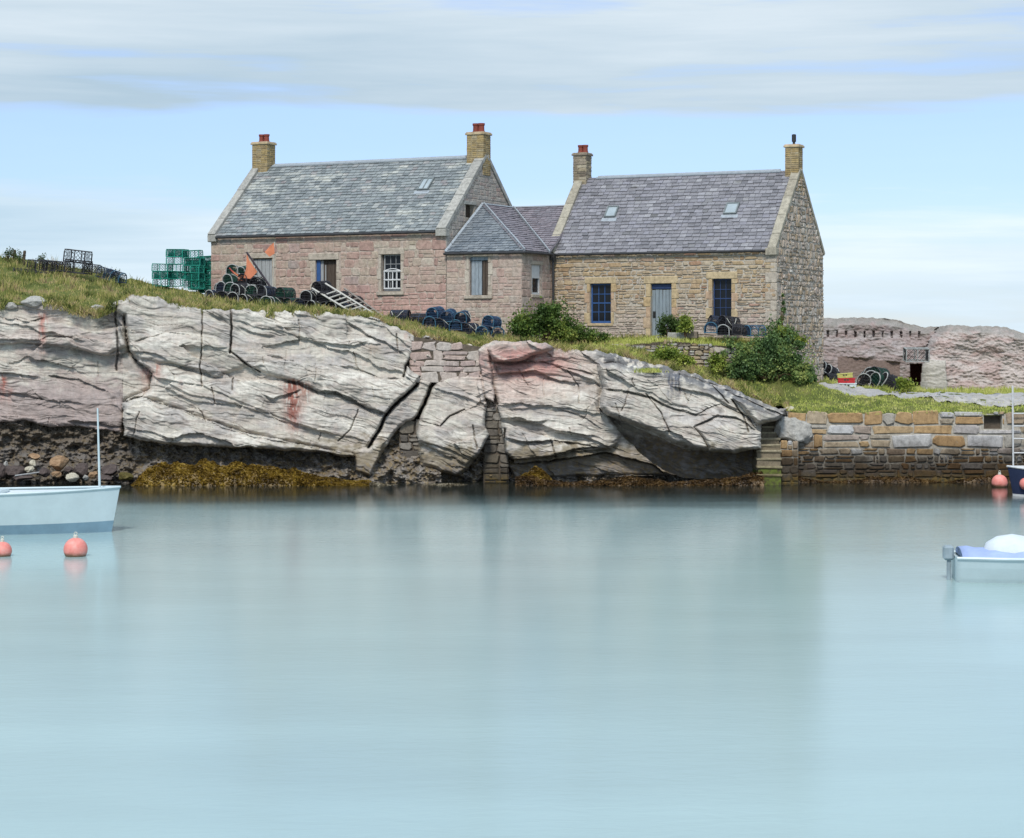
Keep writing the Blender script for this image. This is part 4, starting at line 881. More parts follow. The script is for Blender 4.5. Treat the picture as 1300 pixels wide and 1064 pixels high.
M['bgrey']=m_rock('pale_grey_boulder',(.25,.245,.23),(.36,.35,.32),(.43,.41,.37)); M['btan']=m_rock('tan_boulder',(.2,.115,.06),(.31,.2,.115),(.4,.29,.18)); M['bdark']=m_rock('dark_wet_boulder',(.045,.035,.033),(.085,.066,.06),(.13,.1,.09)); M['bcream']=m_rock('cream_boulder',(.3,.27,.2),(.45,.42,.33),(.52,.5,.42)); M['bolive']=m_rock('weedy_boulder',(.05,.045,.015),(.11,.09,.025),(.16,.13,.05))
def boulder(px,py,w,h,mat,label,Y=None,seed=1,grp=None,rot=0,amp=.28):
    Y=Y or 72; c=W(px,py,Y); s=Y/F
    o=rockmesh('boulder',c,w/2*s*1.08,max(w,h)*.42*s,h/2*s*1.08,mat,seed,rot,amp=amp); return tag(o,label,'boulder',grp)
boulder(1007,546,46,40,M['bgrey'],'rounded pale grey boulder between the top of the harbour steps and the quay wall',72.0,3,amp=.45)
SH='boulders on the shore under the dark overhang'
for i,(px,py,w,h,mt,lb) in enumerate([(74,589,30,20,'btan','large tan boulder at the foot of the dark undercut on the left shore'),(42,589,11,10,'bcream','small round cream boulder beside the large tan one'),(92,606,16,11,'bcream','cream flat topped boulder at the waterline below the large tan one'),(104,598,20,19,'bdark','dark pointed boulder just right of the large tan one'),
 (18,598,30,20,'bdark','broad dark boulder behind the driftwood pole'),(0,599,16,20,'bdark','dark boulder cut by the left edge of the photo'),(37,596,15,9,'bcream','low yellowish boulder between the cream stone and the driftwood pole'),(56,600,22,12,'bdark','dark flat boulder under the left end of the large tan one'),(72,602,18,10,'btan','brown boulder under the large tan one at the waterline'),
 (118,603,14,10,'btan','small orange brown boulder right of the dark pointed one'),(109,606,9,7,'bgrey','small pale grey boulder at the waterline beside the orange brown one'),(140,597,28,16,'bdark','dark red brown boulder next to the seaweed mound'),(160,605,26,12,'bolive','olive weed covered boulder at the start of the seaweed mound'),(132,607,22,9,'bdark','low dark boulder at the waterline left of the weedy one'),(44,580,20,9,'btan','brown weedy boulder tucked under the overhang above the cream one'),(88,596,14,9,'bdark','small dark boulder wedged between the tan and the pointed one'),(28,606,30,8,'bdark','flat dark boulder at the waterline under the driftwood pole'),(7,590,9,9,'bgrey','small pale boulder beside the dark boulder at the left edge')]):
    boulder(px,py,w,h,M[mt],lb,70.5+(612-py)*.025,20+i,SH,random.uniform(0,3))
mb=MB(); mb.tube([W(19,604,70.4),W(54,599,70.7)],.028,7,r2=.02); tag(mb.build('driftwood_pole',[M['rwood']]),'pale driftwood pole lying on the dark shore stones','driftwood')
for i,(px,py,w,h,lb) in enumerate([(42,384,36,16,'flat pale rock showing through the turf lip at the left cliff top'),(126,391,22,10,'small pale rock showing through the turf above the cliff gully'),(14,389,18,10,'low grey rock in the turf lip nearest the left edge')]): boulder(px,py,w,h,M['bgrey'],lb,72.9,80+i,None,.3)
for i,(px,py,w,h,mt,lb) in enumerate([(1002,520,16,9,'bcream','flat cream stone on the turf at the end of the quay wall'),(1016,526,14,12,'btan','brown broken stone beside the flat cream stone by the quay end'),(1034,526,16,14,'btan','orange brown block on top of the quay wall end'),
 (1030,489,9,12,'bgrey','whitish rubble stone leaning at the foot of the gable'),(1026,483,10,10,'bgrey','upper whitish rubble stone at the foot of the gable'),(1034,481,8,9,'bgrey','topmost small whitish stone in the rubble by the gable'),(1036,493,7,9,'bgrey','lowest small whitish stone in the rubble by the gable')]):
    p=W(px,py,72.3 if py>500 else 77.2); boulder(px,py,w,h,M[mt],lb,p.y,60+i,None,random.uniform(0,3))
# loose dressed blocks by the door
def block(px0,px1,py0,py1,Y,label,mat,name='stone_block',d=.45):
    a=W(px0,py1,Y); b=W(px1,py0,Y); w=b.x-a.x; h=b.z-a.z
    mb=MB(); mb.bbox(-w/2,w/2,0,d,0,h,.025,jit=.012); o=mb.build(name,[mat]); o.location=((a.x+b.x)/2,Y,a.z); o.rotation_euler=(0,0,R(-12)); return tag(o,label,'stone block')
block(847,869,422.5,431,75.6,'pale green grey slab lying on the wall top in front of the blue door',M['skew'])
block(869,885,420.5,430,75.5,'dark end block beside the pale slab on the wall top',M['brickD'])
block(832,846,427,432,76.4,'low flat doorstep stone below the blue door',M['skew'],'doorstep',.6)

# ------------------------------------------------------------------ WALLS of the harbour
M['quay']=m_stone('quay_masonry',[(0,(.37,.235,.115)),(.2,(.43,.30,.16)),(.36,(.35,.265,.17)),(.5,(.32,.28,.22)),(.62,(.42,.40,.36)),(.76,(.48,.48,.48)),(.88,(.30,.22,.16)),(1,(.44,.36,.25))],bump=.6,wet=(1.35,2.15,1.1,(.17,.15,.13)),patch=((.52,.50,.46),.66,.74))
M['mortarQ']=m_stone('quay_core',[(0,(.40,.37,.31)),(1,(.44,.41,.35))],wet=(1.0,2.0,1.0,(.15,.13,.11)))
mb=MB(); xa=(1000-CX)/F*72; xb=(1520-CX)/F*72; O=Vector((xa,72,0)); LQ=xb-xa
dh=((1249-1000)/F*72,(1272-1000)/F*72,1.86,2.36)
wall_core(mb,O,X_,-Y_,0,LQ,-.6,2.40,[dh],.3); masonry(mb,O,X_,-Y_,0,LQ,-.5,2.50,[dh],lambda z:(.24,.52) if z>1.0 else (.2,.42),lambda z:(.3,1.5) if z>1.15 else (.2,.8),.075,.12,.055,.42)
mb.box(0+xa,xb,72.0+.05,72.7,2.36,2.43,1)
mb.add([O+X_*dh[0]+Y_*.3+Z_*dh[2],O+X_*dh[1]+Y_*.3+Z_*dh[2],O+X_*dh[1]+Y_*.3+Z_*dh[3],O+X_*dh[0]+Y_*.3+Z_*dh[3]],[(0,1,2,3)],2)
masonry(mb,O+Vector((0,0,0)),X_,-Y_,LQ,LQ+.01,0,.1)
o=mb.build('quay_wall',[M['quay'],M['mortarQ'],M['mortarD']]); tag(o,'harbour quay wall of ochre and grey blocks with a dark wet foot','quay wall')
def wall_thing(name,pts,z_top,z_bot,mat,core,label,cat='wall',ch=(.16,.3),wr=(.25,.6),dep=.04,jit=.09,gap=.03,th=.4,rough=.06):
    mb=MB()
    for (p,q) in zip(pts[:-1],pts[1:]):
        p=Vector(p);q=Vector(q); U=(q-p).normalized(); N=Vector((U.y,-U.x,0)); L=(q-p).length
        i=pts.index(tuple(p[:])) if False else None
        zt0,zt1=z_top(p),z_top(q); zb_=min(z_bot(p),z_bot(q)); zt=max(zt0,zt1)
        f=lambda u:zt0+(zt1-zt0)*u/L
        k=6
        for j in range(k):
            u0,u1=L*j/k,L*(j+1)/k
            mb.add([Vector(p)+U*u0+Z_*zb_,Vector(p)+U*u1+Z_*zb_,Vector(p)+U*u1+Z_*(f(u1)-.05),Vector(p)+U*u0+Z_*(f(u0)-.05)],[(0,1,2,3)],1)
            mb.add([Vector(p)+U*u0+Z_*(f(u0)-.05),Vector(p)+U*u1+Z_*(f(u1)-.05),Vector(p)+U*u1-N*th+Z_*(f(u1)-.05),Vector(p)+U*u0-N*th+Z_*(f(u0)-.05)],[(0,1,2,3)],1)
        def ul(z):
            if zt1>=zt0: a=L*max(0,(z-zt0)/(zt1-zt0+1e-6)) if zt1-zt0>.02 else 0; return (a,L)
            b=L*min(1,(zt0-z)/(zt0-zt1+1e-6)) if zt0-zt1>.02 else L; return (0,b)
        masonry(mb,Vector(p),U,N,0,L,zb_,zt,(),ch,wr,dep,jit,gap,.25,ulim=ul)
    o=mb.build(name,[mat,core]); return tag(o,label,cat)
# masonry patching the gap in the cliff
M['patch']=m_stone('cliff_patch_masonry',[(0,(.42,.30,.26)),(.3,(.46,.38,.33)),(.6,(.47,.43,.38)),(.85,(.40,.31,.28)),(1,(.5,.46,.41))],bump=.6,tintz=((.43,.29,.26),.25,.95,1.15))
a=W(520,425,72.25); b=W(611,440,72.25)
za=W(525,425,72.25).z; zb2=W(609,439,72.25).z
wall_thing('retaining_wall',[(a.x,72.2,0),(b.x,72.1,0)],lambda p:za if p.x<(a.x+b.x)/2 else zb2,lambda p:W(520,486,72.2).z,M['patch'],M['mortarD'],'pinkish block wall filling the notch at the top of the cliff',ch=(.16,.4),wr=(.25,.9),dep=.06,jit=.17)
M['stair']=m_stone('dark_gully_masonry',[(0,(.10,.09,.08)),(.3,(.20,.18,.15)),(.6,(.28,.26,.23)),(.85,(.16,.14,.11)),(1,(.36,.31,.22))],bump=.6,wet=(.7,1.6,.8,(.4,.37,.33)))
a=W(614,520,72.5); b=W(646,520,72.5)
wall_thing('gully_wall',[(a.x,72.2,0),(b.x,72.2,0)],lambda p:W(0,518,72.2).z,lambda p:-.3,M['stair'],M['mortarD'],'narrow dark block pillar filling the cleft between two big rocks',ch=(.22,.36),wr=(.35,.6),dep=.1)
a=W(508,535,72.7); b=W(535,535,72.7)
wall_thing('gully_wall',[(a.x,72.3,0),(b.x,72.3,0)],lambda p:W(0,533,72.3).z,lambda p:-.3,M['stair'],M['mortarD'],'dark stepped masonry under the leaning slab of the cliff',ch=(.25,.45),wr=(.3,.7),dep=.12)
# dry stone wall in front of the short cottage
M['dry']=m_stone('dry_stone',[(0,(.30,.22,.13)),(.25,(.40,.33,.22)),(.5,(.36,.34,.31)),(.7,(.47,.45,.42)),(.85,(.42,.32,.18)),(1,(.30,.28,.26))],bump=.7)
pw=[W(742,437,76.6),W(800,437,75.6),W(850,432,75.1),W(900,436,74.95),W(958,440,75.0)]
tz_={0:437,1:437,2:432,3:435,4:440}
pts=[(p.x,p.y,0) for p in pw]
zt_=[W(0,t,p.y).z for p,t in zip(pw,(436,436,431,436,441))]; zbt=[W(0,t,p.y).z for p,t in zip(pw,(442,452,474,480,488))]
def near(p,arr): return arr[min(range(5),key=lambda i:abs(pts[i][0]-p.x))]
wall_thing('dry_stone_wall',pts,lambda p:near(p,zt_),lambda p:near(p,zbt),M['dry'],M['mortarD'],'low dry stone wall below the blue door holding up the terrace','wall',ch=(.1,.24),wr=(.16,.5),dep=.07,jit=.16,gap=.03,th=.5)
# terrace turf and flag path behind that wall
tv=[]; 
for k in range(9):
    t=k/8
    for i in range(25):
        s=i/24*4; j=min(3,int(s)); f=s-j; A_=Vector(pts[j])*(1-f)+Vector(pts[j+1])*f; zA=zt_[j]*(1-f)+zt_[j+1]*f
        px=PX(A_.x,A_.y); fr=br.O+br.U*(RLn*min(1.02,max(-.02,(px-703)/282)))
        P=Vector((A_.x,A_.y+.05,0))*(1-t)+Vector((fr.x,fr.y,0))*t; z=zA-.06+(5.02-(zA-.06))*t*.7+random.uniform(-.02,.02); tv.append((P.x,P.y,z))
ii=np.arange(9*25).reshape(9,25); q=np.stack([ii[:-1,:-1],ii[:-1,1:],ii[1:,1:],ii[1:,:-1]],-1).reshape(-1,4)
terr=tag(np_mesh('terrace_ground',tv,q,None,[M['turf']],smooth=True),'small turf terrace in front of the short cottage',kind='structure')
TER=np.array(tv)
# ------------------------------------------------------------------ HARBOUR STEPS
M['stepm']=m_stone('lit_tread_stone',[(0,(.27,.23,.16)),(.5,(.36,.33,.27)),(1,(.30,.26,.17))],bump=.4,wet=(.5,1.3,.5,(.6,.58,.45)))  # paler tread stone: light on the step tops put into the colour
M['stepd']=m_stone('shaded_riser_stone',[(0,(.13,.11,.075)),(.5,(.2,.17,.12)),(1,(.24,.19,.12))],bump=.5)  # darker riser stone: shade on the step fronts put into the colour
n=NT('algae_step'); v=n.coord(); a=n.noise(v,7,5,.7); n.fin(n.ramp(a,[(.35,(.05,.04,.02)),(.5,(.085,.10,.02)),(.65,(.12,.16,.02))]),.6,.3); n.bump(a,.5,.03); M['algae']=n.m
st=empty('harbour_steps',W(977,612,71.3),label='stone steps climbing from the water beside the quay wall',cat='steps')
L0=st.location
yy=[(614,602,962,992),(602,592,962,992),(592,581.5,961,991),(581.5,571.5,961,991),(571.5,564,963,992),(564,556,966,989),(556,548,967,988),(548,541,967,987),(541,533,968,986)]
for i,(y1,y0,x0,x1) in enumerate(yy):
    Y=70.6+i*.21; a=W(x0,y1,Y); b=W(x1,y0,Y); mb=MB(); mb.bbox(a.x-L0.x,b.x-L0.x,Y-L0.y,Y+1.6-L0.y-i*.05,a.z-L0.z-.15,b.z-L0.z-.06,.02,jit=.012); mb.bbox(a.x-L0.x-.03,b.x-L0.x+.04,Y-L0.y-.05,Y+.6-L0.y,b.z-L0.z-.075,b.z-L0.z,.018,jit=.012,m=1)
    o=mb.build('step',[M['algae'] if i<2 else M['stepd'],M['stepm']],st)
    if i<2: o['label']='green slimy lower step'
a=W(990,566,71.5); b=W(1004,612,71.5); O=Vector((a.x,71.35,0))
mb=MB(); wall_core(mb,O,X_,-Y_,0,.62,-.4,1.45,(),.2); masonry(mb,O,X_,-Y_,0,.62,-.4,1.5,(),(.2,.32),(.25,.5),.05,.06,.03); mb.box(O.x+.01,O.x+.61,71.36,72.1,1.3,1.42,1); tag(mb.build('step_wall',[M['quay'],M['mortarQ']]),'short pier of dark blocks joining the harbour steps to the quay wall','wall')
# quay ladder
lad=empty('quay_ladder',W(1291,600,71.7),label='white painted ladder fixed to the quay wall at the right edge',cat='ladder'); L0=lad.location
for px in (1285.5,1303): 
    mb=MB(); mb.tube([W(px+1,606,71.75)-L0,W(px,490,71.75)-L0],.032,8); mb.build('rail',[M['white']],lad)
for py in (525,541,557,575,592):
    mb=MB(); mb.tube([W(1285.5,py,71.75)-L0,W(1303,py,71.75)-L0],.024,8); mb.build('rung',[M['white']],lad)
# ------------------------------------------------------------------ CREELS (lobster pots)
def m_net(name,c): return m_plain(name,c,.7,.25,.4,6,.1)
NETC={'black':m_net('black_netting',(.022,.022,.026)),'green':m_net('dark_green_netting',(.02,.06,.045)),'teal':m_net('bright_green_netting',(.012,.15,.12)),'blue':m_net('blue_netting',(.025,.055,.11)),'navy':m_net('navy_netting',(.025,.033,.055)),'brown':m_net('red_brown_netting',(.09,.04,.035))}
FRMC={'black':m_net('black_rubber_frame',(.035,.035,.04)),'teal':m_net('green_plastic_frame',(.02,.24,.18)),'pale':m_net('worn_pale_frame',(.30,.31,.30)),'blue':m_net('blue_plastic_frame',(.04,.11,.17)),'navy':m_net('dark_blue_frame',(.04,.055,.09))}
M['rope']=m_plain('pale_rope',(.50,.50,.44),.9,.1,.25,20,.3)
CW,CL,CH=.46,.68,.40
def arch(t,w=CW,h=CH):   # t 0..1 along the D section
    if t<.2: return (-w/2,h*.45*t/.2)
    if t>.8: return (w/2,h*.45*(1-t)/.2)
    a=math.pi*(1-(t-.2)/.6); return (w/2*math.cos(a),h*.45+h*.55*math.sin(a))
def creel_proto(net,frame,endc,seed,box=False,rope=True,open_=False):
    random.seed(seed); parts={}
    ar=(lambda t:arch(t)) if not box else (lambda t:(-CW/2,CH*t/.3) if t<.3 else ((CW/2,CH*(1-t)/.3) if t>.7 else (-CW/2+CW*(t-.3)/.4,CH)))
    mb=MB(); mb.tube([(-CL/2,-CW/2,.02),(CL/2,-CW/2,.02),(CL/2,CW/2,.02),(-CL/2,CW/2,.02)],.017,5,closed=True)
    for x in (-.17,.17): mb.tube([(x,-CW/2,.02),(x,CW/2,.02)],.014,5)
    for t in (.3,.5,.7): y,z=ar(t); mb.tube([(-CL/2,y,z),(CL/2,y,z)],.013,5)
    parts['frame']=(mb,FRMC[frame])
    hoops=[]
    for x in (-CL/2,0,CL/2):
        h=MB(); h.tube([(x,)+ar(t) for t in np.linspace(0,1,13)],.019 if x else .015,6); hoops.append((h,FRMC[endc if x else frame]))
    nb=MB(); r=.0095 if not open_ else .0055; st=.05 if not open_ else .12
    Lp=1.15; k=int(Lp/st)
    for sgn in (1,-1):
        for i in range(-int(CL/st),k):
            pts=[]
            for s in np.linspace(0,1,8):
                x=-CL/2+CL*s; t=(i*st+(CL*s if sgn>0 else CL*(1-s)))/Lp
                if 0<=t<=1: y,z=ar(t); pts.append((x,y*.985+random.uniform(-.006,.006),z*.985+random.uniform(-.006,.006)))
            if len(pts)>1: nb.tube(pts,r,3)
    for x in (-CL/2+.01,CL/2-.01):
        for i in range(1,8):
            f=i/8
            ts=[t for t in np.linspace(0,1,13)]
            P=[ar(t) for t in ts]
            y=-CW/2+CW*f; zt=max([z for (yy,z) in P if abs(yy-y)<.09] or [CH*.5])
            nb.tube([(x,y,.02),(x*.9 if open_ is False else x,y*.6+random.uniform(-.01,.01),zt*.55),(x,y,zt*.97)],r,3)
        for f in (.25,.5,.75): nb.tube([(x,-CW/2*(1 if f<.6 else .75),CH*f),(x*.9,0,CH*f+random.uniform(-.01,.01)),(x,CW/2*(1 if f<.6 else .75),CH*f)],r,3)
    parts['netting']=(nb,NETC[net])
    if not open_:
        ib=MB(); ring=[np.linspace(.0,1,9)]
        for x0,x1,sc0,sc1 in ((-CL/2+.04,-.06,.60,.2),(CL/2-.04,.06,.60,.2)):
            vs=[];P=[ar(t) for t in np.linspace(0,1,13)]
            for x,sc in ((x0,sc0),(x1,sc1)): vs+=[(x,y*sc,z*sc+.02) for y,z in P]
            ib.add(vs,[(i,i+1,13+i+1,13+i) for i in range(12)]+[tuple(range(13,26))])
        parts['inner_net']=(ib,NETC[net])
    if rope:
        rp=MB(); x=CL/2*random.choice((1,-1)); y0=-CW/2-.02
        rp.tube([(x*.9,y0*.6,.36),(x*.6,y0-.02,.22),(x*.2,y0-.05,.12),(-x*.1,y0-.03,.2),(-x*.3,y0*.9,.3),(-x*.5,y0*.5,.38)],.011,5)
        parts['rope']=(rp,M['rope'])
    return parts,hoops
def creel_make(key):
    parts,hoops=creel_proto(*key)
    root=empty('lobster_pot')
    for nme,(mb,mt) in parts.items(): mb.build(nme,[mt],root)
    for h,mt in hoops: h.build('hoop',[mt],root)
    return root
PROTO={}
def creel(key,loc,rot,label,group):
    if key not in PROTO: r=creel_make(key); PROTO[key]=r
    else:
        s=PROTO[key]; r=s.copy(); COL.objects.link(r)
        for ch in s.children: c=ch.copy(); COL.objects.link(c); c.parent=r
    r.location=loc; r.rotation_euler=rot; r['label']=label; r['category']='lobster pot'; r['group']=group; return r
K=lambda net,fr,end,seed,box=False,rope=False,op=False:(net,fr,end,seed,box,rope,op)
def gzx(x,y):   # ground or terrace
    z=gz(x,y); d=np.hypot(TER[:,0]-x,TER[:,1]-y); i=d.argmin()
    return max(z,TER[i,2]) if d[i]<.35 else z
rs=np.random.default_rng(11)
def heap(px0,px1,Y,layers,keys,labels,group,dx=.50,end_on=True,taper=.5,lift=0,dyaw=.35,slope=0,rows=1):
    """rows of pots along the ground between two photo columns, each layer shorter than the one below"""
    x0=(px0-CX)/F*Y; x1=(px1-CX)/F*Y
    for row in range(rows):
        for l in range(layers):
            a=x0+l*dx*taper; b=x1-l*dx*taper; n=max(1,int((b-a)/dx)); 
            if b<a: break
            for i in range(n):
                x=a+(i+.5)*(b-a)/n+rs.uniform(-.06,.06); y=Y+row*.72+l*.12+rs.uniform(-.1,.1)+slope*(x-x0)
                z=gzx(x,y)+l*.36+lift+rs.uniform(-.03,.02)
                yaw=(math.pi/2 if end_on else 0)+rs.uniform(-dyaw,dyaw)-.3
                creel(keys[rs.integers(len(keys))],(x,y,z),(rs.uniform(-.16,.16)*(l>0)+rs.uniform(-.05,.05),rs.uniform(-.18,.18)*(l>0),yaw),labels[min(l,len(labels)-1)],group)
kb=[K('black','black','pale',1,False,True),K('black','black','black',2,False,True),K('navy','black','pale',3),K('green','black','pale',4,False,True),K('green','black','black',5)]
G1='dark lobster pots heaped against the long cottage'
L1=['dark netted lobster pot in the bottom row of the long heap below the orange flags','dark netted lobster pot in the upper rows of the long heap below the orange flags']
heap(266,356,79.2,3,kb,L1,G1,taper=.6)
heap(268,340,79.9,4,kb,L1,G1,taper=.4)
heap(318,382,78.6,2,kb,L1,G1,taper=.5); heap(276,350,78.6,2,kb,L1,G1,dx=.44,taper=.5)
L1b=['black lobster pot in the bottom row of the heap behind the ladders','black lobster pot in the upper row of the heap behind the ladders']
kk=[K('black','black','black',2),K('black','black','pale',1,False,True),K('navy','black','black',3)]
heap(372,452,77.9,2,kk,L1b,G1,taper=.5); heap(374,440,78.5,3,kk,L1b,G1,taper=.5); heap(388,430,79.2,4,kk,L1b,G1,taper=.5)
kr=[K('brown','black','black',6),K('black','black','black',2)]
heap(432,470,79.5,2,kr,['red brown netted lobster pot at the right end of the long heap by the cottage'],G1,taper=.5)
G2='navy and blue lobster pots by the linking wing'
kn=[K('navy','navy','navy',7),K('navy','black','black',8,False,True),K('black','navy','black',9)]
kbl=[K('blue','navy','blue',10),K('navy','navy','blue',12,False,True),K('blue','blue','navy',13)]
heap(497,545,76.9,1,kn,['navy lobster pot laid sideways in the low row left of the boarded window heap'],G2,dx=.62,end_on=False,dyaw=.2)
heap(536,606,76.2,2,kbl+kn,['blue and navy lobster pot in the bottom row of the boarded window heap','blue and navy lobster pot in the upper rows of the boarded window heap'],G2,taper=.5)
heap(545,590,76.7,1,kbl+kn,['blue and navy lobster pot in the bottom row of the boarded window heap','blue and navy lobster pot in the upper rows of the boarded window heap'],G2,taper=.4)
heap(604,640,75.7,2,kbl,['blue lobster pot in the small heap at the right end beside the dark green bush'],G2,taper=.5)
G3='bright green lobster pots stacked beside the long cottage'
kt=[K('teal','teal','teal',14,True,False,True),K('teal','teal','teal',15,True)]
def stack(px,py,Y,n,key,label,group,yaw=-.3,dz=.30,sc=1,dn=0):
    p=W(px,py,Y)
    for i in range(n):
        r=creel(key if not isinstance(key,list) else key[i%len(key)],(p.x+rs.uniform(-.04,.04),p.y+rs.uniform(-.05,.05),p.z+dn+i*dz),(rs.uniform(-.03,.03),rs.uniform(-.05,.05),yaw+rs.uniform(-.1,.1)),label(i,n) if callable(label) else label,group)
        r.scale=(sc,sc,dz/.39)
top_l=lambda a:(lambda i,n:('topmost' if i==n-1 else 'lower')+' green lobster pot in the '+a)
stack(206,364,82,3,kt,top_l('leftmost green stack'),G3)
stack(227,364,82.2,3,kt,top_l('second green stack from the left'),G3)
stack(246,366,82.0,5,kt,top_l('tall green stack nearest the cottage corner'),G3)
stack(226,336,82.4,2,kt,top_l('pair piled on the second stack'),G3,sc=1.1)
stack(262,372,84.8,5,[kt[1]],top_l('stack tucked behind the cottage corner'),G3); stack(252,368,84.6,4,[kt[1]],top_l('stack behind the tall green stack'),G3)
G4='black wire lobster pots on the grassy rise'
kx=[K('black','black','black',16,True,False,True),K('black','black','black',17,False,False,True)]
for px,py,key,lb,sc in ((50,347,0,'black square framed lobster pot left of the tall stack on the rise',1.15),(64,345,0,'black lobster pot second from the left on the rise',1.0),(77,345,1,'round topped black lobster pot between the two framed ones on the rise',.9),(99,348,0,'black lobster pot at the bottom of the tall pair on the rise',1.25),(118,347,1,'small black lobster pot right of the tall pair on the rise',.8)):
    p=W(px,py,78.3); r=creel(kx[key],(p.x,p.y,p.z+.02),(0,.1,-.35),lb,G4); r.scale=(sc,sc,sc)
p=W(98,334,78.4); r=creel(kx[0],p,(0,.12,-.3),'empty black frame lobster pot standing on top of the tall pair on the rise',G4); r.scale=(1.3,1.2,1.2)
for px,py,lb in ((135,354,'blue grey lobster pot lying on its side where the rise ends'),(146,357,'blue grey lobster pot last in the row on the rise')):
    p=W(px,py,78.5); creel(K('navy','navy','blue',18,False,False,True),p,(0,.25,-.5),lb,G4)
for px,py,lb in ((26,347,'half buried black lobster pot at the left foot of the rise'),(36,348,'black lobster pot lying flat in front of the leftmost framed one')):
    p=W(px,py,78); r=creel(kx[1],p-Vector((0,0,.1)),(0,.1,.2),lb,G4); r.scale=(.8,.8,.7)
G5='lobster pots on the terrace of the short cottage'
def put(px,py,Y,key,rot,lb,grp,sc=1):
    p=W(px,py,Y); z=p.z; r=creel(key,(p.x,p.y,z),rot,lb,grp); r.scale=(sc,sc,sc); return r
put(903,423,75.6,K('blue','blue','blue',20,False,False,True),(0,0,1.4),'blue framed lobster pot standing below the right hand window',G5)
put(921,426,75.5,K('black','black','pale',21,False,True),(0,0,1.2),'black lobster pot with white rope below the right hand window',G5)
put(924,415,75.7,K('black','black','black',22,False,True),(.3,.1,.6),'black lobster pot heaped on the rope tied one below the window',G5)
put(911,416,75.9,K('navy','navy','black',23),(.1,.2,.3),'dark lobster pot wedged behind the blue framed one',G5)
put(958,427,75.2,K('blue','blue','blue',24,False,False,True),(0,0,.5),'pale blue lobster pot half sunk in the ivy',G5)
put(940,426,75.3,K('black','black','black',25),(0,.1,0),'flat black lobster pot between the window pots and the ivy',G5)
G6='old lobster pots under the red rock face'
for i,(px,py,Y,key,rot,sc) in enumerate([(1046,488,83.5,K('black','black','pale',26),(.5,.3,.9),1.15),(1052,480,83.8,K('black','black','pale',26),(.6,.5,.7),1.15),(1058,489,83.2,K('black','black','black',27),(.2,.1,.4),1.15),(1047,474,84,K('black','black','pale',26),(.8,.4,.6),1.1),(1095,490,83.8,K('black','black','pale',28),(.3,.1,1.4),1.2),(1106,489,84,K('black','black','pale',28),(.2,.4,1.2),1.2),(1117,490,83.5,K('green','black','pale',29),(.6,.2,.6),1.3),(1128,493,83.2,K('black','black','pale',28),(.4,.5,.3),1.3),(1112,480,84.3,K('green','black','black',30),(.7,.1,.9),1.2),(1100,481,84.5,K('black','black','pale',28),(.5,.2,1.6),1.1),(1138,494,83.5,K('black','black','black',27),(.3,.4,.2),1.2)]):
    put(px,py,Y,key,rot,'old dark lobster pot tumbled left of the fish boxes' if i<4 else 'old dark lobster pot tumbled right of the fish boxes',G6,sc)
put(1163,459,83.2,K('black','pale','pale',31,True,False,True),(.1,0,0),'grey netted lobster pot lodged over the dark doorway of the rock face',G6,1.35)

# ------------------------------------------------------------------ flags, ladders, boxes, posts
def m_flag():
    n=NT('orange_flag_cloth'); n.fin((.72,.26,.14),.7,.2); tb=n.n('BsdfTranslucent',inp={0:(.8,.3,.16,1)}); mx=n.n('MixShader',inp={0:.3}); n.ln(n.b.outputs[0],mx.inputs[1]); n.ln(tb.outputs[0],mx.inputs[2]); n.ln(mx.outputs[0],n.t.nodes['Material Output'].inputs[0]); return n.m
M['flag']=m_flag(); M['pole_dark']=m_plain('dark_marker_pole',(.05,.04,.05),.6,.3,.3,6,.1); M['red_pole']=m_plain('red_marker_pole',(.35,.06,.05),.6,.3,.3,6,.1); M['pale_pole']=m_plain('pale_marker_pole',(.45,.42,.36),.7,.3,.2,6,.1)
def flag(pole,poly,Y,pm,label,r=.03):
    p0=W(*pole[0],Y); p1=W(*pole[1],Y-.1); root=empty('marker_flag',p0,label=label,cat='flag',group='marker flags standing in the pot heap')
    mb=MB(); mb.tube([p0-p0,p1-p0],r,7,r2=r*.8); mb.build('pole',[pm],root)
    P=[W(x,y,Y-.06) for x,y in poly]; c=sum((p for p in P),Vector())/len(P); N=10; mb=MB(); vs=[];fs=[]
    # cloth: fan grid with folds
    rings=4
    for k in range(rings+1):
        f=k/rings
        for i,p in enumerate(P):
            q=P[(i+1)%len(P)]
            for s in range(3):
                pt=p*(1-s/3)+q*(s/3); v=c*(1-f)+pt*f; v=v-p0+Vector((0,-.05*math.sin(v.x*14+v.z*5)*f-.03,0)); vs.append(v)
    m_=len(P)*3
    for k in range(rings):
        for i in range(m_): fs.append((k*m_+i,k*m_+(i+1)%m_,(k+1)*m_+(i+1)%m_,(k+1)*m_+i))
    mb.add(vs,fs); mb.build('cloth',[M['flag']],root,True); return root
flag([(347,370),(313,320)],[(313,321),(316,330),(327,345),(318,354),(309,353),(313,340)],79.2,M['pole_dark'],'orange flag hanging from a slanting dark pole in the pot heap',.045)
flag([(345.5,382),(348.5,307)],[(348,308),(349,322),(342,326),(336,320),(343,312)],79.0,M['pale_pole'],'small orange flag at the top of an upright pale pole by the boarded door',.025)
flag([(306,358),(291,340)],[(293,342),(304,349),(311,350),(312,357),(303,356)],79.4,M['red_pole'],'faded pink flag furled on a short red pole at the left of the heap',.03)
M['lwood']=m_plain('bleached_ladder_wood',(.40,.39,.355),.85,.2,.25,5,.3,stretch=(4,4,4)); M['lwood2']=m_plain('grey_ladder_wood',(.2,.18,.16),.85,.2,.3,5,.3)
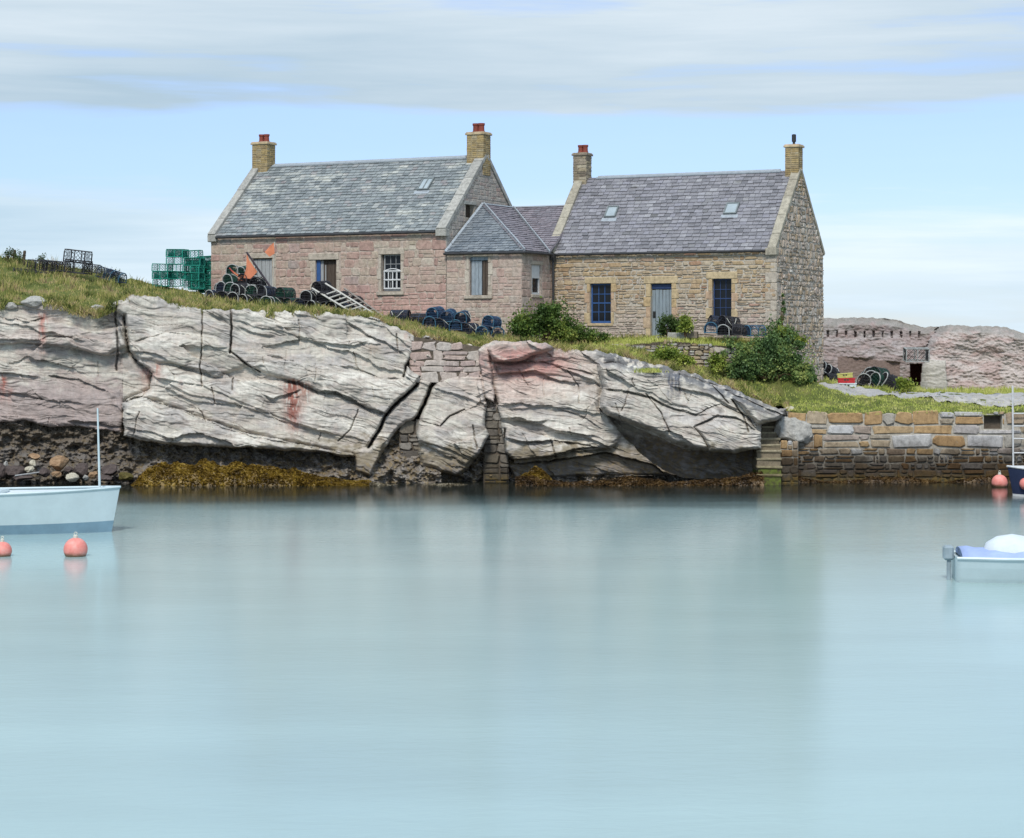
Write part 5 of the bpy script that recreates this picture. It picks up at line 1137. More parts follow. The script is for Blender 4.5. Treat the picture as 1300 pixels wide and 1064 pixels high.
def ladder(a0,a1,b0,b1,Y0,Y1,n,mat,label,t0=.02,t1=.97):
    A0,A1,B0,B1=W(*a0,Y0),W(*a1,Y1),W(*b0,Y0+.15),W(*b1,Y1+.12)
    root=empty('wooden_ladder',A1,label=label,cat='ladder',group='ladders lying on the pot heap'); o=A1
    for p,q in ((A0,A1),(B0,B1)):
        mb=MB(); mb.tube([p-o,q-o],.042,4); mb.build('rail',[mat],root)
    for i in range(n):
        t=t0+(t1-t0)*i/(n-1); mb=MB(); mb.tube([A0.lerp(A1,t)-o,B0.lerp(B1,t)-o],.034,6); mb.build('rung',[mat],root)
ladder((396,366),(464,407),(413,360),(481,402),77.9,76.4,9,M['lwood'],'bleached wooden ladder with wide rungs sloping over the black pots',.22,.97)
ladder((425,369),(478,408),(437,366),(490,404),78.4,77.1,8,M['lwood2'],'darker grey ladder lying just behind the bleached one',.1,.95)
M['fbred']=m_plain('red_plastic',(.42,.02,.025),.5,.4,.15,6,.1); M['fby']=m_plain('yellow_green_plastic',(.42,.40,.12),.5,.4,.2,6,.1); M['fbw']=m_plain('pale_blue_white_plastic',(.55,.62,.65),.5,.4,.15,6,.1); M['fbd']=m_plain('dark_box_inside',(.06,.06,.05),.7,.2,.2,6,.1)
def fishbox(px,py,w,h,mat,label,Y=80.6,rot=-.15,tilt=0):
    p=W(px,py,Y); s=Y/F; w*=s; h*=s; d=.45; root=empty('fish_box',p,(0,tilt,rot),label,'fish box','fish boxes stacked under the red rock face')
    mb=MB(); t=.03; mb.bbox(-w/2+.04,w/2-.04,-d/2+.04,d/2-.04,0,.03,.008)
    for a in ((-w/2,w/2,-d/2,-d/2+t),(-w/2,w/2,d/2-t,d/2),(-w/2,-w/2+t,-d/2+t,d/2-t),(w/2-t,w/2,-d/2+t,d/2-t)): mb.bbox(*a,0,h,.008)
    mb.build('body',[mat],root); r=MB()
    for a in ((-w/2-.02,w/2+.02,-d/2-.02,-d/2+t),(-w/2-.02,w/2+.02,d/2-t,d/2+.02),(-w/2-.02,-w/2+t,-d/2+t,d/2-t),(w/2-t,w/2+.02,-d/2+t,d/2-t)): r.bbox(*a,h-.035,h+.006,.008)
    for u in (-.5,0,.5): r.bbox(u*w*.8-.015,u*w*.8+.015,-d/2-.015,-d/2,.03,h-.036,.003)
    r.build('rim',[mat],root); g=MB(); g.bbox(-w*.14,w*.14,-d/2-.008,-d/2-.002,h*.52,h*.78,.002); g.build('handle_slot',[M['fbd']],root)
fishbox(1075,494,24,7.5,M['fbw'],'pale bluish white fish box at the bottom of the stack by the red rock')
fishbox(1074.5,486.5,21,6.5,M['fbred'],'bright red fish box in the middle of the stack by the red rock')
fishbox(1073,480,19,6,M['fby'],'yellow green fish box on top of the red one',tilt=-.08)
def post(px,y0,y1,Y,label):
    p=W(px,y1,Y); h=(y1-y0)/F*Y; r=empty('fence_post',p,(R(2),R(5),.3),label,'post','posts on the skyline'); mb=MB(); mb.lathe([(.06,-.3),(.065,0),(.055,h*.5),(.06,h*.9),(.04,h)],9); mb.build('shaft',[M['dwood']],r); m2=MB(); m2.tube([(.06*math.cos(a),.06*math.sin(a),h*.6) for a in np.linspace(0,6.28,9)],.008,4); m2.build('wire',[M['black']],r)
post(17.5,317,333,80.5,'dark post stub on the skyline, the one nearer the left edge'); post(30,318,333,80.3,'taller dark post leaning on the skyline near the left edge')

# ------------------------------------------------------------------ PLANTS
M['leafD']=m_leaf('dark_bush_leaf',[(.2,(.035,.065,.016)),(.45,(.075,.13,.026)),(.65,(.15,.21,.04)),(.9,(.30,.31,.07))]); M['leafG']=m_leaf('fresh_leaf',[(.2,(.08,.13,.02)),(.45,(.20,.26,.04)),(.7,(.33,.37,.07)),(.95,(.45,.45,.12))])
M['leafI']=m_leaf('ivy_leaf',[(.2,(.045,.085,.03)),(.45,(.10,.17,.055)),(.65,(.19,.26,.075)),(.92,(.36,.39,.12))]); M['leafN']=m_leaf('nettle_leaf',[(.2,(.025,.05,.012)),(.5,(.06,.10,.025)),(.8,(.10,.15,.035))]); M['stem']=m_plain('brown_stem',(.09,.06,.035),.9,.1,.3,6,.2)
M['dry_stem']=m_plain('dry_stem',(.16,.13,.07),.9,.1,.3,6,.2)
def leafcloud(blobs,n,size,seed,elong=1.6,up=.3,clump=40):
    r=np.random.default_rng(seed); B=np.array([b[0]+b[1]+(b[2],) for b in [(tuple(c),tuple(rd),w) for c,rd,w in blobs]],float)
    w=B[:,6]/B[:,6].sum(); cl=r.choice(len(B),clump,p=w)
    d=r.normal(size=(clump,3)); d/=np.linalg.norm(d,axis=1)[:,None]; rad=r.uniform(.35,1,clump)**.6; cc=B[cl,:3]+d*rad[:,None]*B[cl,3:6]
    ci=r.integers(0,clump,n); cs=r.uniform(.16,.46,clump)*B[cl,3:6].min(1)*1.35
    p=cc[ci]+r.normal(size=(n,3))*cs[ci][:,None]*.75
    a=r.normal(size=(n,3)); a[:,2]+=up; a/=np.linalg.norm(a,axis=1)[:,None]; b=np.cross(a,r.normal(size=(n,3))); b/=np.linalg.norm(b,axis=1)[:,None]
    s=size*r.uniform(.6,1.4,n)[:,None]
    V=np.stack([p-a*s*elong*.5,p+b*s*.5,p+a*s*elong*.5,p-b*s*.5],1).reshape(-1,3)
    q=np.arange(n*4).reshape(n,4); return V,q,cc
def plant(name,loc,blobs,n,size,mat,label,cat,seed,clump=40,up=.3,elong=1.6,stemm=None,grp=None):
    root=empty(name,loc,label=label,cat=cat,group=grp); V,q,cc=leafcloud(blobs,n,size,seed,elong,up,clump)
    np_mesh('foliage',V,q,None,[mat],root)
    mb=MB(); rr_=random.Random(seed)
    for c in cc[::2]: 
        mid=Vector(c)*.5+Vector((rr_.uniform(-.1,.1),rr_.uniform(-.1,.1),.1)); mb.tube([(c[0]*.15,c[1]*.15,-.1),mid,c],.018,4,r2=.006)
    mb.build('stem',[stemm or M['stem']],root); return root
def pl(px,py,Y): p=W(px,py,Y); return p
s75=75/F
plant('bush',pl(690,434,75.6),[((-.45,0,.55),(.6,.5,.55),1.2),((.35,.1,.7),(.7,.5,.6),1.5),((.1,-.1,1.05),(.45,.4,.35),.7),((-.8,0,.35),(.4,.4,.35),.6),((.95,0,.3),(.45,.4,.3),.5)],11000,.062,M['leafD'],'dark green rounded bush at the corner between the wing and the short cottage','bush',71,90)
plant('bush',pl(748,437,76.4),[((-.5,0,.32),(.5,.35,.32),1),((.2,0,.26),(.6,.3,.22),1)],3800,.055,M['leafD'],'low dark green shrub under the left blue window','bush',72,45)
plant('yellow_green_shrub',pl(852,470,74.0),[((-.35,0,.35),(.55,.35,.38),1.2),((.35,0,.3),(.5,.3,.3),1),((-.05,0,.62),(.35,.3,.25),.6)],6000,.05,M['leafG'],'bright yellow green shrub growing against the dry stone wall','bush',73,70)
plant('yellow_green_shrub',pl(909,472,74.2),[((0,0,.3),(.26,.25,.36),1)],1600,.05,M['leafG'],'small yellow green shrub right of the larger one at the dry stone wall','bush',74,25)
plant('nettle_clump',pl(848,427,76.0),[((0,0,.32),(.3,.25,.36),1),((.5,.1,.3),(.35,.25,.4),1)],2600,.06,M['leafN'],'dark nettles growing in front of the blue door','weeds',75,40,up=1.0)
plant('leafy_plant',pl(870,424,75.3),[((0,0,.3),(.2,.2,.3),1)],1100,.06,M['leafG'],'bright leafy plant standing on the wall end right of the blue door','plant',76,22)
plant('ivy_bank',pl(976,477,74.5),[((0,.2,.75),(1.15,.5,.6),2.5),((.75,.5,.45),(.8,.5,.6),1.5),((-.7,.0,.3),(.65,.35,.4),1.2),((.35,.7,1.45),(.7,.45,.4),1.2),((1.25,.9,.15),(.45,.4,.4),.6),((-1.1,.1,1.0),(.5,.3,.35),.9),((-.9,.0,.6),(.5,.3,.45),1),((-.2,-.25,.12),(1.5,.3,.16),1.1),((1.0,.2,-.05),(.7,.35,.2),.7),((.2,.1,1.1),(1.3,.3,.2),.8),((-1.5,-.1,.75),(.35,.25,.4),.5),((-1.3,-.3,.2),(.5,.25,.25),.5),((1.5,.6,.0),(.4,.3,.25),.5)],26000,.058,M['leafI'],'big bank of dark ivy covering the slope at the gable corner','ivy',77,150)
plant('ivy_bank',pl(1003,440,75.1),[((0,0,.2),(.55,.3,.2),1),((-.3,.05,.45),(.25,.2,.3),.6)],2400,.06,M['leafG'],'lighter green ivy clump on top of the dark ivy at the gable corner','ivy',78,35)
plant('climbing_ivy',pl(993,428,75.55),[((0,0,.35),(.12,.1,.55),1),((.02,.0,1.15),(.09,.08,.45),.6),((-.12,0,.1),(.25,.12,.25),.6)],1900,.05,M['leafI'],'thin strand of ivy climbing the gable corner of the short cottage','ivy',79,34)
plant('leafy_plant',pl(1148,496,80.4),[((0,0,.22),(.32,.25,.26),1)],1100,.06,M['leafG'],'light green weed beside the dark doorway in the red rock','plant',80,22)
for i,(px,py,w) in enumerate(((17,333,.35),(52,340,.3),(24,338,.3),(9,338,.25))):
    plant('tall_weed',pl(px,py+4,80.2),[((0,0,.35),(w*.5,.2,.4),1)],260,.04,M['leafN'],['tall weed around the post stub on the skyline','tall dark weed left of the wire pots on the skyline','tall weed under the leaning post on the skyline','short weed nearest the left edge of the skyline'][i],'weeds',90+i,16,up=1.5)
for i,(px,py) in enumerate(((140,356),(152,360))): plant('tall_weed',pl(px,py+3,78.8),[((0,0,.3),(.2,.2,.32),1)],200,.04,M['leafN'],['weed standing behind the last blue grey pots on the rise','weed at the right end of the rise beside the last pots'][i],'weeds',96+i,14,up=1.5)
# grass
def blades(P,h,w,seed,lean=.35):
    r=np.random.default_rng(seed); n=len(P); a=r.uniform(0,2*np.pi,n); d=np.stack([np.cos(a),np.sin(a)*.6,np.zeros(n)],-1); b=r.uniform(0,2*np.pi,n); ld=np.stack([np.cos(b),np.sin(b),np.zeros(n)],-1)*(h*lean*r.uniform(.2,1.4,n))[:,None]
    up=np.zeros((n,3)); up[:,2]=h; ww=(d*np.asarray(w)[:,None] if np.ndim(w) else d*w)
    V=np.stack([P-ww,P+ww,P+up*.55+ld*.35+ww*.7,P+up*.55+ld*.35-ww*.7,P+up+ld],1).reshape(-1,3); k=np.arange(n)[:,None]*5
    return V,k+np.array([[0,1,2,3]]),k+np.array([[3,2,4]])
M['grass']=m_leaf('grass_blade',[(.1,(.035,.045,.014)),(.28,(.10,.125,.03)),(.42,(.23,.25,.065)),(.56,(.42,.38,.13)),(.70,(.46,.35,.19)),(.85,(.27,.17,.11)),(.97,(.12,.13,.05))],scale=1.3,trans=.3,rough=.7)
M['grassL']=m_leaf('bright_turf_blade',[(.1,(.17,.22,.05)),(.35,(.35,.40,.08)),(.6,(.52,.54,.15)),(.9,(.58,.53,.24))],scale=1.2,trans=.3,rough=.7)
def scatter(n,x0,x1,dmax,seed,pw=1.6):
    r=np.random.default_rng(seed); x=r.uniform(x0,x1,n); y=edgeY(x)-.12+r.random(n)**pw*dmax; return x,y
def keep_off(x,y):
    px=PX(x,y); ok=np.ones(len(x),bool)
    for B,L_,D_ in ((bl,LL,LD),(bw,WL+2,WD),(br,RLn,RD)):
        dx=x-B.O.x; dy=y-B.O.y; u=dx*B.U.x+dy*B.U.y; v=dx*B.V.x+dy*B.V.y; ok&=~((u>-.0)&(u<L_)&(v>-.02)&(v<D_))
    for T,Bt in ((PATH_T,PATH_B),([(1172,506,78),(1230,505,79),(1345,505,79)],[(1200,514,75.6),(1240,517,74.4),(1345,519.5,73)])):
        A=np.array([tuple(W(*p))[:2] for p in T]); B_=np.array([tuple(W(*p))[:2] for p in Bt]); P=np.vstack([A,B_[::-1]]); ok&=~inpoly(x+rs.normal(size=len(x))*.3,y+rs.normal(size=len(x))*(.4 if T is PATH_T else .9),P)
    return ok
VV=[];Q4=[];Q3=[];base=0
def addg(V,a,b,S):
    S[0].append(V); S[1].append(a+S[3]); S[2].append(b+S[3]); S[3]+=len(V)
S=[[],[],[],0]
x,y=scatter(60000,-26,9.8,9.5,1); k=keep_off(x,y); x,y=x[k],y[k]
cl=fbm(x*1.1,y*1.1,3,81); tall=.05+.30*sstep(.42,.72,cl)*rs.uniform(.5,1.2,len(x)); pxx=PX(x,y); tall*=np.where(pxx<170,1.15,.8)
dens=fbm(x*.8,y*.8,3,85); kk=rs.random(len(x))<sstep(.22,.5,dens)+.35
x,y,tall=x[kk],y[kk],tall[kk]
z=ground_z(x,y)+(fbm(x*1.3,y*1.3,4,3)-.5)*.36-.02
addg(*blades(np.stack([x,y,z],-1),tall,.016,2,.55),S)
# overhanging fringe
x=rs.uniform(-25,9.6,17000); y=edgeY(x)-rs.uniform(-.1,.45,17000); z=ground_z(x,y)-rs.uniform(.0,.25,17000); k=fbm(x*.9,x*0+3,3,88)>.45; x,y,z=x[k],y[k],z[k]
addg(*blades(np.stack([x,y,z],-1),rs.uniform(.10,.32,len(x)),.017,3,1.3),S)
tag(np_mesh('grass',np.concatenate(S[0]),np.concatenate(S[1]),np.concatenate(S[2]),[M['grass']]),'rough tawny green grass along the cliff top','grass',kind='stuff')
S=[[],[],[],0]
x,y=scatter(58000,6.8,28,15.5,5,1.15); k=keep_off(x,y); x,y=x[k],y[k]; z=ground_z(x,y)+(fbm(x*1.3,y*1.3,4,3)-.5)*.36-.01; pxx=PX(x,y); h=rs.uniform(.04,.11,len(x))*(1+1.3*(y>82))
addg(*blades(np.stack([x,y,z],-1),h,.014,6,.5),S)
i=rs.integers(0,len(TER),7000); P=TER[i]+np.stack([rs.uniform(-.25,.25,7000),rs.uniform(-.2,.2,7000),np.zeros(7000)],-1); addg(*blades(P,rs.uniform(.06,.22,7000),.014,7,.5),S)
x=rs.uniform(1.6,7,9000); y=rs.uniform(73.3,77.5,9000); k=keep_off(x,y); x,y=x[k],y[k]; addg(*blades(np.stack([x,y,ground_z(x,y)-.01],-1),rs.uniform(.05,.16,len(x)),.014,8,.5),S)
tag(np_mesh('turf',np.concatenate(S[0]),np.concatenate(S[1]),np.concatenate(S[2]),[M['grassL']]),'short bright turf along the quay and the slope above it','grass',kind='stuff')
# small tuft on the big rock
def tuft(px,py,Y,w,h,n,label,seed):
    p=W(px,py,Y); P=np.stack([rs.normal(size=n)*w*.4,rs.normal(size=n)*.12,np.zeros(n)],-1); root=empty('grass_tuft',p,label=label,cat='grass tuft'); V,a,b=blades(P,rs.uniform(h*.4,h,n),np.full(n,.014),seed,.9); np_mesh('blades',V,a,b,[M['grassL']],root)
tuft(822,473,71.1,.55,.2,500,'green grass tuft growing in a crack of the big overhanging rock',5)
# seaweed
M['weed']=m_leaf('golden_seaweed',[(.2,(.06,.035,.006)),(.45,(.14,.085,.012)),(.65,(.22,.14,.02)),(.9,(.32,.22,.04))],scale=2.5,trans=.1,rough=.45); M['weedD']=m_leaf('brown_seaweed',[(.2,(.025,.016,.008)),(.5,(.075,.043,.016)),(.8,(.14,.085,.03))],scale=2.5,trans=.1,rough=.45)
def weed_bed(name,px0,px1,Y,d,hfun,n,mat,label,seed,size=.05):
    r=np.random.default_rng(seed); x0=(px0-CX)/F*Y; x1=(px1-CX)/F*Y; nx_,ny_=90,14
    X=np.repeat(np.linspace(x0,x1,nx_)[None],ny_,0); Yy=np.repeat(np.linspace(Y-d,Y+d,ny_)[:,None],nx_,1)
    hz=lambda X,Yy:hfun((X-x0)/(x1-x0))*np.clip(1-((Yy-Y)/d)**2,0,1)**.6*(.55+.9*fbm(X*1.6,Yy*1.6,4,seed))-.12
    Z=hz(X,Yy); ii=np.arange(nx_*ny_).reshape(ny_,nx_); q=np.stack([ii[:-1,:-1],ii[:-1,1:],ii[1:,1:],ii[1:,:-1]],-1).reshape(-1,4); V=np.stack([X,Yy,Z],-1).reshape(-1,3)
    x=r.uniform(x0,x1,n); y=r.uniform(Y-d,Y+d*.6,n); z=hz(x,y); k=z>-.06; x,y,z=x[k],y[k],z[k]; m_=len(x)
    p=np.stack([x,y,z+.01],-1); a=r.normal(size=(m_,3)); a[:,2]*=.5; a[:,1]-=.5; a/=np.linalg.norm(a,axis=1)[:,None]; b=np.cross(a,r.normal(size=(m_,3))); b/=np.linalg.norm(b,axis=1)[:,None]; s=size*r.uniform(.5,1.5,m_)[:,None]
    V2=np.stack([p-a*s,p+b*s*.6,p+a*s,p-b*s*.6],1).reshape(-1,3); q2=np.arange(m_*4).reshape(m_,4)+len(V)
    o=np_mesh(name,np.vstack([V,V2]),np.vstack([q,q2]),None,[mat]); return tag(o,label,'seaweed',kind='stuff')
weed_bed('seaweed',160,470,70.9,.75,lambda t:.78*sstep(0,.12,t)*(1-sstep(.45,.95,t)*.75),22000,M['weed'],'golden brown seaweed mounded at the foot of the cliff',1)
weed_bed('shore_shingle',470,612,70.6,.45,lambda t:.20*(1-t*.4)*(.6+.4*np.cos(t*9)),3800,m_leaf('shingle',[(.2,(.06,.05,.03)),(.5,(.15,.125,.08)),(.8,(.30,.27,.2))],scale=3,trans=0),'low weedy shingle spit at the waterline',2,.035)
weed_bed('seaweed',655,968,70.7,.5,lambda t:.26+.08*np.cos(t*14)+.25*sstep(.88,.97,t),12000,M['weedD'],'brown seaweed fringe under the overhanging rock',3)
weed_bed('seaweed',656,704,71.0,.4,lambda t:.62*np.sin(np.pi*np.clip(t,0,1))**.7,3500,M['weed'],'golden seaweed clump hanging on the rock foot',4,.04)
weed_bed('seaweed',1000,1480,71.85,.18,lambda t:.22+.08*np.cos(t*23),7000,M['weedD'],'brown seaweed fringe along the foot of the quay',6,.04)

# ------------------------------------------------------------------ BUOYS and BOATS
n=NT('faded_orange_buoy'); v=n.coord(); a=n.noise(v,6,5,.65); zz=n.n('SeparateXYZ',inp={0:v}).outputs[2]; c=n.ramp(a,[(.3,(.60,.17,.14)),(.55,(.68,.25,.21)),(.72,(.62,.33,.29))]); k=n.math('ADD',zz,n.math('MULTIPLY',a,.16)); c=n.mix(n.ramp(k,[(.10,.9),(.19,0)]),c,(.10,.085,.04)); n.fin(c,.55,.35); M['buoy']=n.m
M['hullw']=m_plain('white_hull',(.47,.56,.58),.4,.4,.06,2,.03); M['hulln']=m_plain('navy_hull',(.018,.026,.06),.4,.4,.2,3,.03); M['hullb']=m_plain('blue_boot_stripe',(.17,.27,.34),.45,.4,.15,2,.03); M['canvas']=m_plain('lavender_blue_canvas',(.30,.38,.60),.7,.2,.1,3,.15); M['pale_canvas']=m_plain('pale_grey_canvas',(.55,.60,.63),.7,.2,.08,3,.15); M['motor']=m_plain('grey_outboard',(.24,.30,.33),.4,.4,.2,3,.05)
def buoy(px,py,r,label,grp):
    Y=waterY(py); p=W(px,py,Y); root=empty('mooring_buoy',p,label=label,cat='buoy',group=grp); mb=MB(); prof=[(r*math.sin(t),r*.55-r*math.cos(t)) for t in np.linspace(.05,math.pi-.25,14)]; mb.lathe(prof,20); mb.build('float',[M['buoy']],root,True)
    t=MB(); z=r*.55+r*math.cos(.25); t.lathe([(r*.2,z-.02),(r*.2,z+.05),(r*.12,z+.07)],10); t.tube([(r*.13*math.cos(a),0,z+.1+r*.13*math.sin(a)) for a in np.linspace(0,6.28,9)],.012,5); t.build('eye',[M['rope']],root)
buoy(96,706,.28,'faded orange buoy floating in front of the pale boat at the left','mooring buoys'); buoy(3,706,.22,'faded pink buoy cut by the left edge of the photo','mooring buoys'); buoy(1269,618,.27,'bright pink orange buoy against the foot of the quay wall','mooring buoys')
def hull(root,L,B,fb,draft,m_top,m_low,stripe,stern=.85,deck=None,n=26):
    """hull lying along local x, bow at +L/2; z=0 is the waterline"""
    lv=[-draft,-.02,stripe,fb*.6,fb]; V=[]
    for i in range(n+1):
        t=i/n; x=-L/2+L*t; w=B/2*(stern+(1-stern)*min(1,t*3))*(1-max(0,(t-.5)/.5)**2.3)**.8 if t<1 else .012
        sh=.12*max(0,t-.5)**2*4*fb
        row=[]
        for z in lv:
            f=(z+draft)/(fb+draft); ww=w*(.35+.65*f**.55); zz=z+sh*f; xx=x+ (.28*fb)*f*max(0,t-.7)/.3
            row.append((xx,ww,zz))
        V.append(row)
    up=MB(); lo=MB()
    def strip_(mb,j):
        vs=[];fs=[]
        for i in range(n+1):
            for s in (1,-1):
                for k in (j,j+1): a=V[i][k]; vs.append((a[0],a[1]*s,a[2]))
        for i in range(n):
            b=i*4; fs.append((b,b+4,b+5,b+1)); fs.append((b+2,b+3,b+7,b+6))
        fs.append((0,1,3,2)); mb.add(vs,fs)
    for j in (0,1): strip_(lo,j)
    for j in (2,3): strip_(up,j)
    up.build('hull',[m_top],root,True); lo.build('hull_bottom',[m_low],root,True)
    dk=MB(); vs=[];fs=[]
    for i in range(n+1): a=V[i][4]; vs+= [(a[0],a[1]*.93,a[2]-.05),(a[0],-a[1]*.93,a[2]-.05)]
    for i in range(n): fs.append((2*i,2*i+1,2*i+3,2*i+2))
    dk.add(vs,fs); dk.build('deck',[deck or m_top],root)
    g=MB(); 
    for s in (1,-1): g.tube([(V[i][4][0],V[i][4][1]*s,V[i][4][2]) for i in range(n+1)],.035,6)
    g.build('gunwale',[m_top if m_top is not M['hulln'] else M['white']],root)
Yb=waterY(676); p=W(-72,676,Yb)
bt=empty('white_boat',(p.x,p.y,0),(0,0,R(3)),'pale white moored boat with a blue waterline and thin white mast, at the left edge','boat')
hull(bt,8.6,2.3,1.05,.4,M['hullw'],M['hullb'],.24,.9,M['pale_canvas'])
mb=MB(); mp=W(125,650,Yb)-Vector((p.x,p.y,0)); mb.tube([(mp.x-.0,0,.9),(mp.x-.06,0,3.25)],.034,8,r2=.022); mb.build('mast',[M['hullw']],bt)
mb=MB(); mb.bbox(-1.8,1.6,-.7,.7,.98,1.10,.05); mb.build('hatch_cover',[M['hullw']],bt)
mb=MB(); mb.tube([(3.6,.35,1.1),(3.62,.35,1.38),(2.2,.72,1.36),(2.2,.72,1.04)],.016,6); mb.tube([(3.6,-.35,1.1),(3.62,-.35,1.38),(2.2,-.72,1.36),(2.2,-.72,1.04)],.016,6); pass
Yb=waterY(737); p=W(1300,737,Yb)
bt=empty('motor_boat',(p.x,p.y,0),(0,0,R(-6)),'small white motor boat with lavender blue cover and stern outboard, cut by the right edge','boat')
hull(bt,2.9,1.5,.52,.25,M['hullw'],M['hullw'],.08,.85,M['hullw'])
mb=MB(); n_=14; vs=[];fs=[]
for i in range(n_+1):
    x=-1.35+2.5*i/n_; hgt=.16+.08*math.sin(i*1.9)*.3
    for k in range(9): a=math.pi*k/8; vs.append((x,.68*math.cos(a)*(1 if i<9 else 1-.05*(i-9)),.53+hgt*math.sin(a)))
for i in range(n_):
    for k in range(8): fs.append((i*9+k,i*9+k+1,(i+1)*9+k+1,(i+1)*9+k))
fs+= [tuple(range(9)),tuple(range(n_*9+8,n_*9-1,-1))]
mb.add(vs,fs); mb.build('cover',[M['canvas']],bt,True)
mb=MB(); vs=[];fs=[]
for i in range(7):
    a=math.pi*i/6
    for k in range(9): b_=math.pi*k/8; vs.append((-.25-.6*math.cos(a),.5*math.cos(b_)*abs(math.sin(a))**.5,.62+.36*math.sin(a)*math.sin(b_)))
for i in range(6):
    for k in range(8): fs.append((i*9+k,i*9+k+1,(i+1)*9+k+1,(i+1)*9+k))
mb.add(vs,fs); mb.build('spray_hood',[M['pale_canvas']],bt,True)
mb=MB(); mb.bbox(-1.68,-1.46,-.13,.13,.42,.72,.04); mb.bbox(-1.60,-1.52,-.05,.05,-.35,.44,.015); mb.bbox(-1.68,-1.48,-.09,.09,-.32,-.28,.01); mb.build('outboard_motor',[M['motor']],bt)
Yb=waterY(630); p=W(1338,630,Yb)
bt=empty('navy_boat',(p.x,p.y,0),(0,0,R(180)),'navy blue boat with a white gunwale poking in at the right edge','boat')
hull(bt,2.5,1.3,.86,.3,M['hulln'],M['white'],.05,.9,M['fbd'])
mb=MB(); prof=[(.2*math.sin(t),-.2*math.cos(t)) for t in np.linspace(.05,3.09,12)]; mb.lathe(prof,16,o=(.98,.30,.42)); mb.tube([(.98,.3,.6),(1.0,.25,.9)],.012,5); tag(mb.build('fender',[M['buoy']],bt,True))

# ------------------------------------------------------------------ WATER
n=NT('harbour_water'); v=n.coord(); 
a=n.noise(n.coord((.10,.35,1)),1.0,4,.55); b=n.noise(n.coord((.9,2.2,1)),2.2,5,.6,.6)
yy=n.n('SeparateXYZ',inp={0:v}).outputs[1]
shore_dark=n.ramp(n.math('MULTIPLY',n.math('SUBTRACT',72,n.math('ADD',yy,n.math('MULTIPLY',n.math('SUBTRACT',a,.5),5))),1/14),[(0,(.014,.016,.012)),(.40,(.022,.027,.023)),(.60,(.10,.14,.14)),(.82,(.33,.445,.44)),(1,(.325,.44,.435))])  # dark shallows near shore, with the rock foot's reflection put into the colour
c=n.mix(1,shore_dark,n.ramp(a,[(.3,.93),(.7,1.04)]),'MULTIPLY')
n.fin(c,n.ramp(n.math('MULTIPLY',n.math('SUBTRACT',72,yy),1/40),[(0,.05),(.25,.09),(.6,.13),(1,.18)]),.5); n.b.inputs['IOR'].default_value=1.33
n.bump(b,.05,.1); M['water']=n.m
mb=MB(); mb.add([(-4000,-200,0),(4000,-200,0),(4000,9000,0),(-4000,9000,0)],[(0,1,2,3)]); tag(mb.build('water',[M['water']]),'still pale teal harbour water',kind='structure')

# ------------------------------------------------------------------ SKY, SUN, CAMERA
SUN_AZ=Vector((-.18,-.98,0)).normalized(); EL=R(46)
w=bpy.data.worlds.new('World'); scene.world=w; w.use_nodes=True; t=w.node_tree; bg=t.nodes['Background']
class WN(NT):
    def __init__(s,tree): s.t=tree
wn=WN(t)
sky=t.nodes.new('ShaderNodeTexSky'); sky.sky_type='NISHITA'; sky.sun_disc=False; sky.sun_elevation=EL; sky.sun_rotation=math.atan2(SUN_AZ.x,SUN_AZ.y); sky.altitude=10; sky.air_density=1.0; sky.dust_density=.2; sky.ozone_density=1.3
tc=wn.n('TexCoord').outputs['Generated']; sp=wn.n('SeparateXYZ',inp={0:tc}); X,Y,Zc=sp.outputs
el=wn.math('ARCSINE',Zc); az=wn.math('ARCTAN2',X,Y)
def vec(sx,sz,oz=0): 
    q=wn.n('CombineXYZ'); t.links.new(wn.math('MULTIPLY',az,sx),q.inputs[0]); t.links.new(wn.math('MULTIPLY_ADD',el,sz,oz),q.inputs[1]); return q.outputs[0]
N1=wn.noise(vec(3.2,26),1,5,.55,.3); N2=wn.noise(vec(5,70,3.3),1,5,.6,.2); N3=wn.noise(vec(2.0,14,7.1),1,3,.5)
elw=wn.math('ADD',el,wn.math('MULTIPLY',wn.math('SUBTRACT',N1,.5),.022))
cov=wn.ramp(wn.math('MULTIPLY',elw,1/.25),[(0,.62),(.05,.66),(.17,.62),(.29,.40),(.36,.26),(.405,.26),(.452,.82),(.6,.86),(.9,.7)])
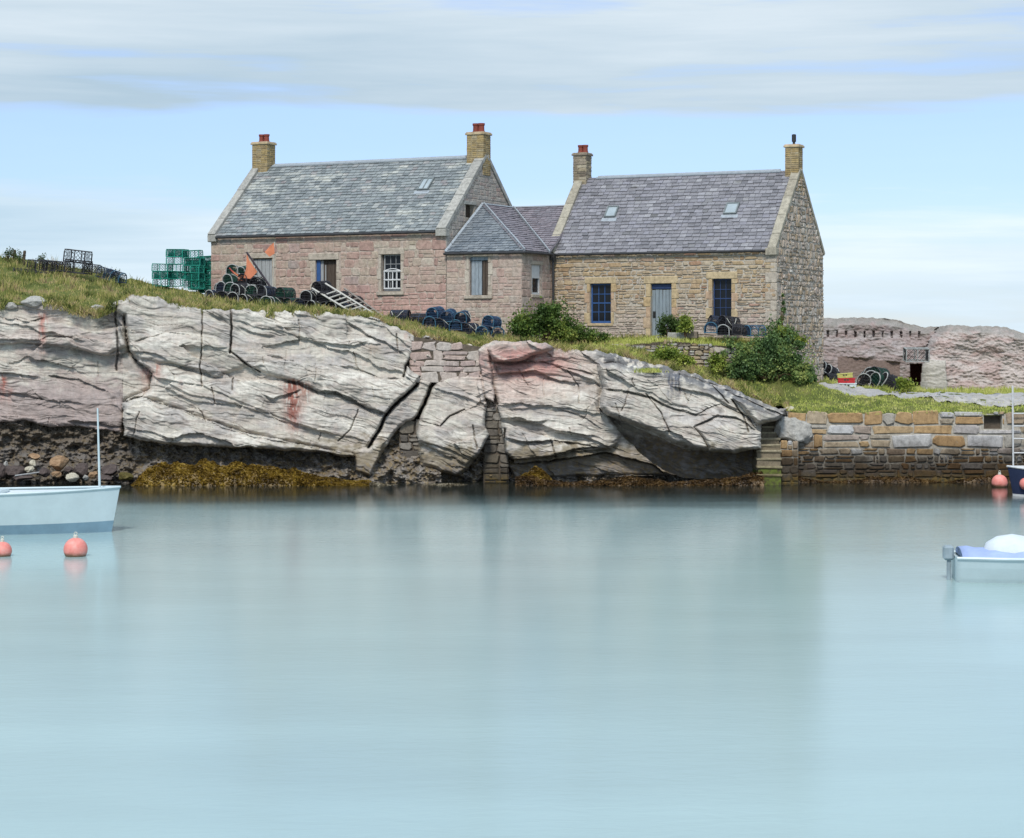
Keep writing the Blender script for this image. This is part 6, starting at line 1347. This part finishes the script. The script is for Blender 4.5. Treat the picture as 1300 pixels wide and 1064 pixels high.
azr=wn.ramp(wn.math('ADD',az,.5),[(.25,.52),(.33,.40),(.41,-.26),(.58,-.16),(.63,.10),(.75,.20)])  # clouds by direction
lowm=wn.ramp(wn.math('MULTIPLY',elw,1/.25),[(0,1),(.22,1),(.33,.0),(1,0)])
cov=wn.math('ADD',cov,wn.math('MULTIPLY',azr,lowm))
nn=wn.math('MULTIPLY_ADD',wn.math('ADD',wn.math('MULTIPLY',N1,.5),wn.math('MULTIPLY',N2,.5)),1.7,-.35)
mk=wn.math('ADD',nn,wn.math('SUBTRACT',cov,1))
mask=wn.ramp(mk,[(.0,0.08),(.14,.5),(.30,.97)])
cc=wn.mix(wn.ramp(wn.math('ADD',wn.math('MULTIPLY',N3,.6),wn.math('MULTIPLY',N2,.4)),[(.36,0),(.62,1)]),(3.1,4.05,4.8),(4.7,5.4,5.9))
cc=wn.mix(1,cc,wn.ramp(wn.math('MULTIPLY',el,.7),[(.0,1.14),(.045,1.18),(.072,.98),(.22,1.0),(.6,1.9)]),'MULTIPLY')
skc=wn.mix(1,sky.outputs[0],wn.ramp(wn.math('MULTIPLY',el,4),[(0,(.54,.61,.85)),(.3,(.58,.66,.92)),(.5,(.72,.755,1.01))]),'MULTIPLY')
t.links.new(wn.mix(mask,skc,cc),bg.inputs[0]); bg.inputs[1].default_value=.1
sl=bpy.data.lights.new('sun','SUN'); sl.energy=2.0; sl.angle=R(12); sl.color=(1,.95,.88); so=bpy.data.objects.new('sun',sl); COL.objects.link(so)
dv=Vector((SUN_AZ.x*math.cos(EL),SUN_AZ.y*math.cos(EL),math.sin(EL))); so.rotation_euler=(-dv).to_track_quat('-Z','Y').to_euler()
cd=bpy.data.cameras.new('camera'); cam=bpy.data.objects.new('camera',cd); COL.objects.link(cam); cam.location=(0,0,H); cam.rotation_euler=(R(90),0,0); cd.sensor_width=36; cd.lens=36*F/1300; cd.shift_y=-(532-HY)/1300; cd.clip_start=.5; cd.clip_end=20000; scene.camera=cam
vs=scene.view_settings; vs.view_transform='Standard'; vs.look='None'; vs.gamma=1; vs.exposure=.63
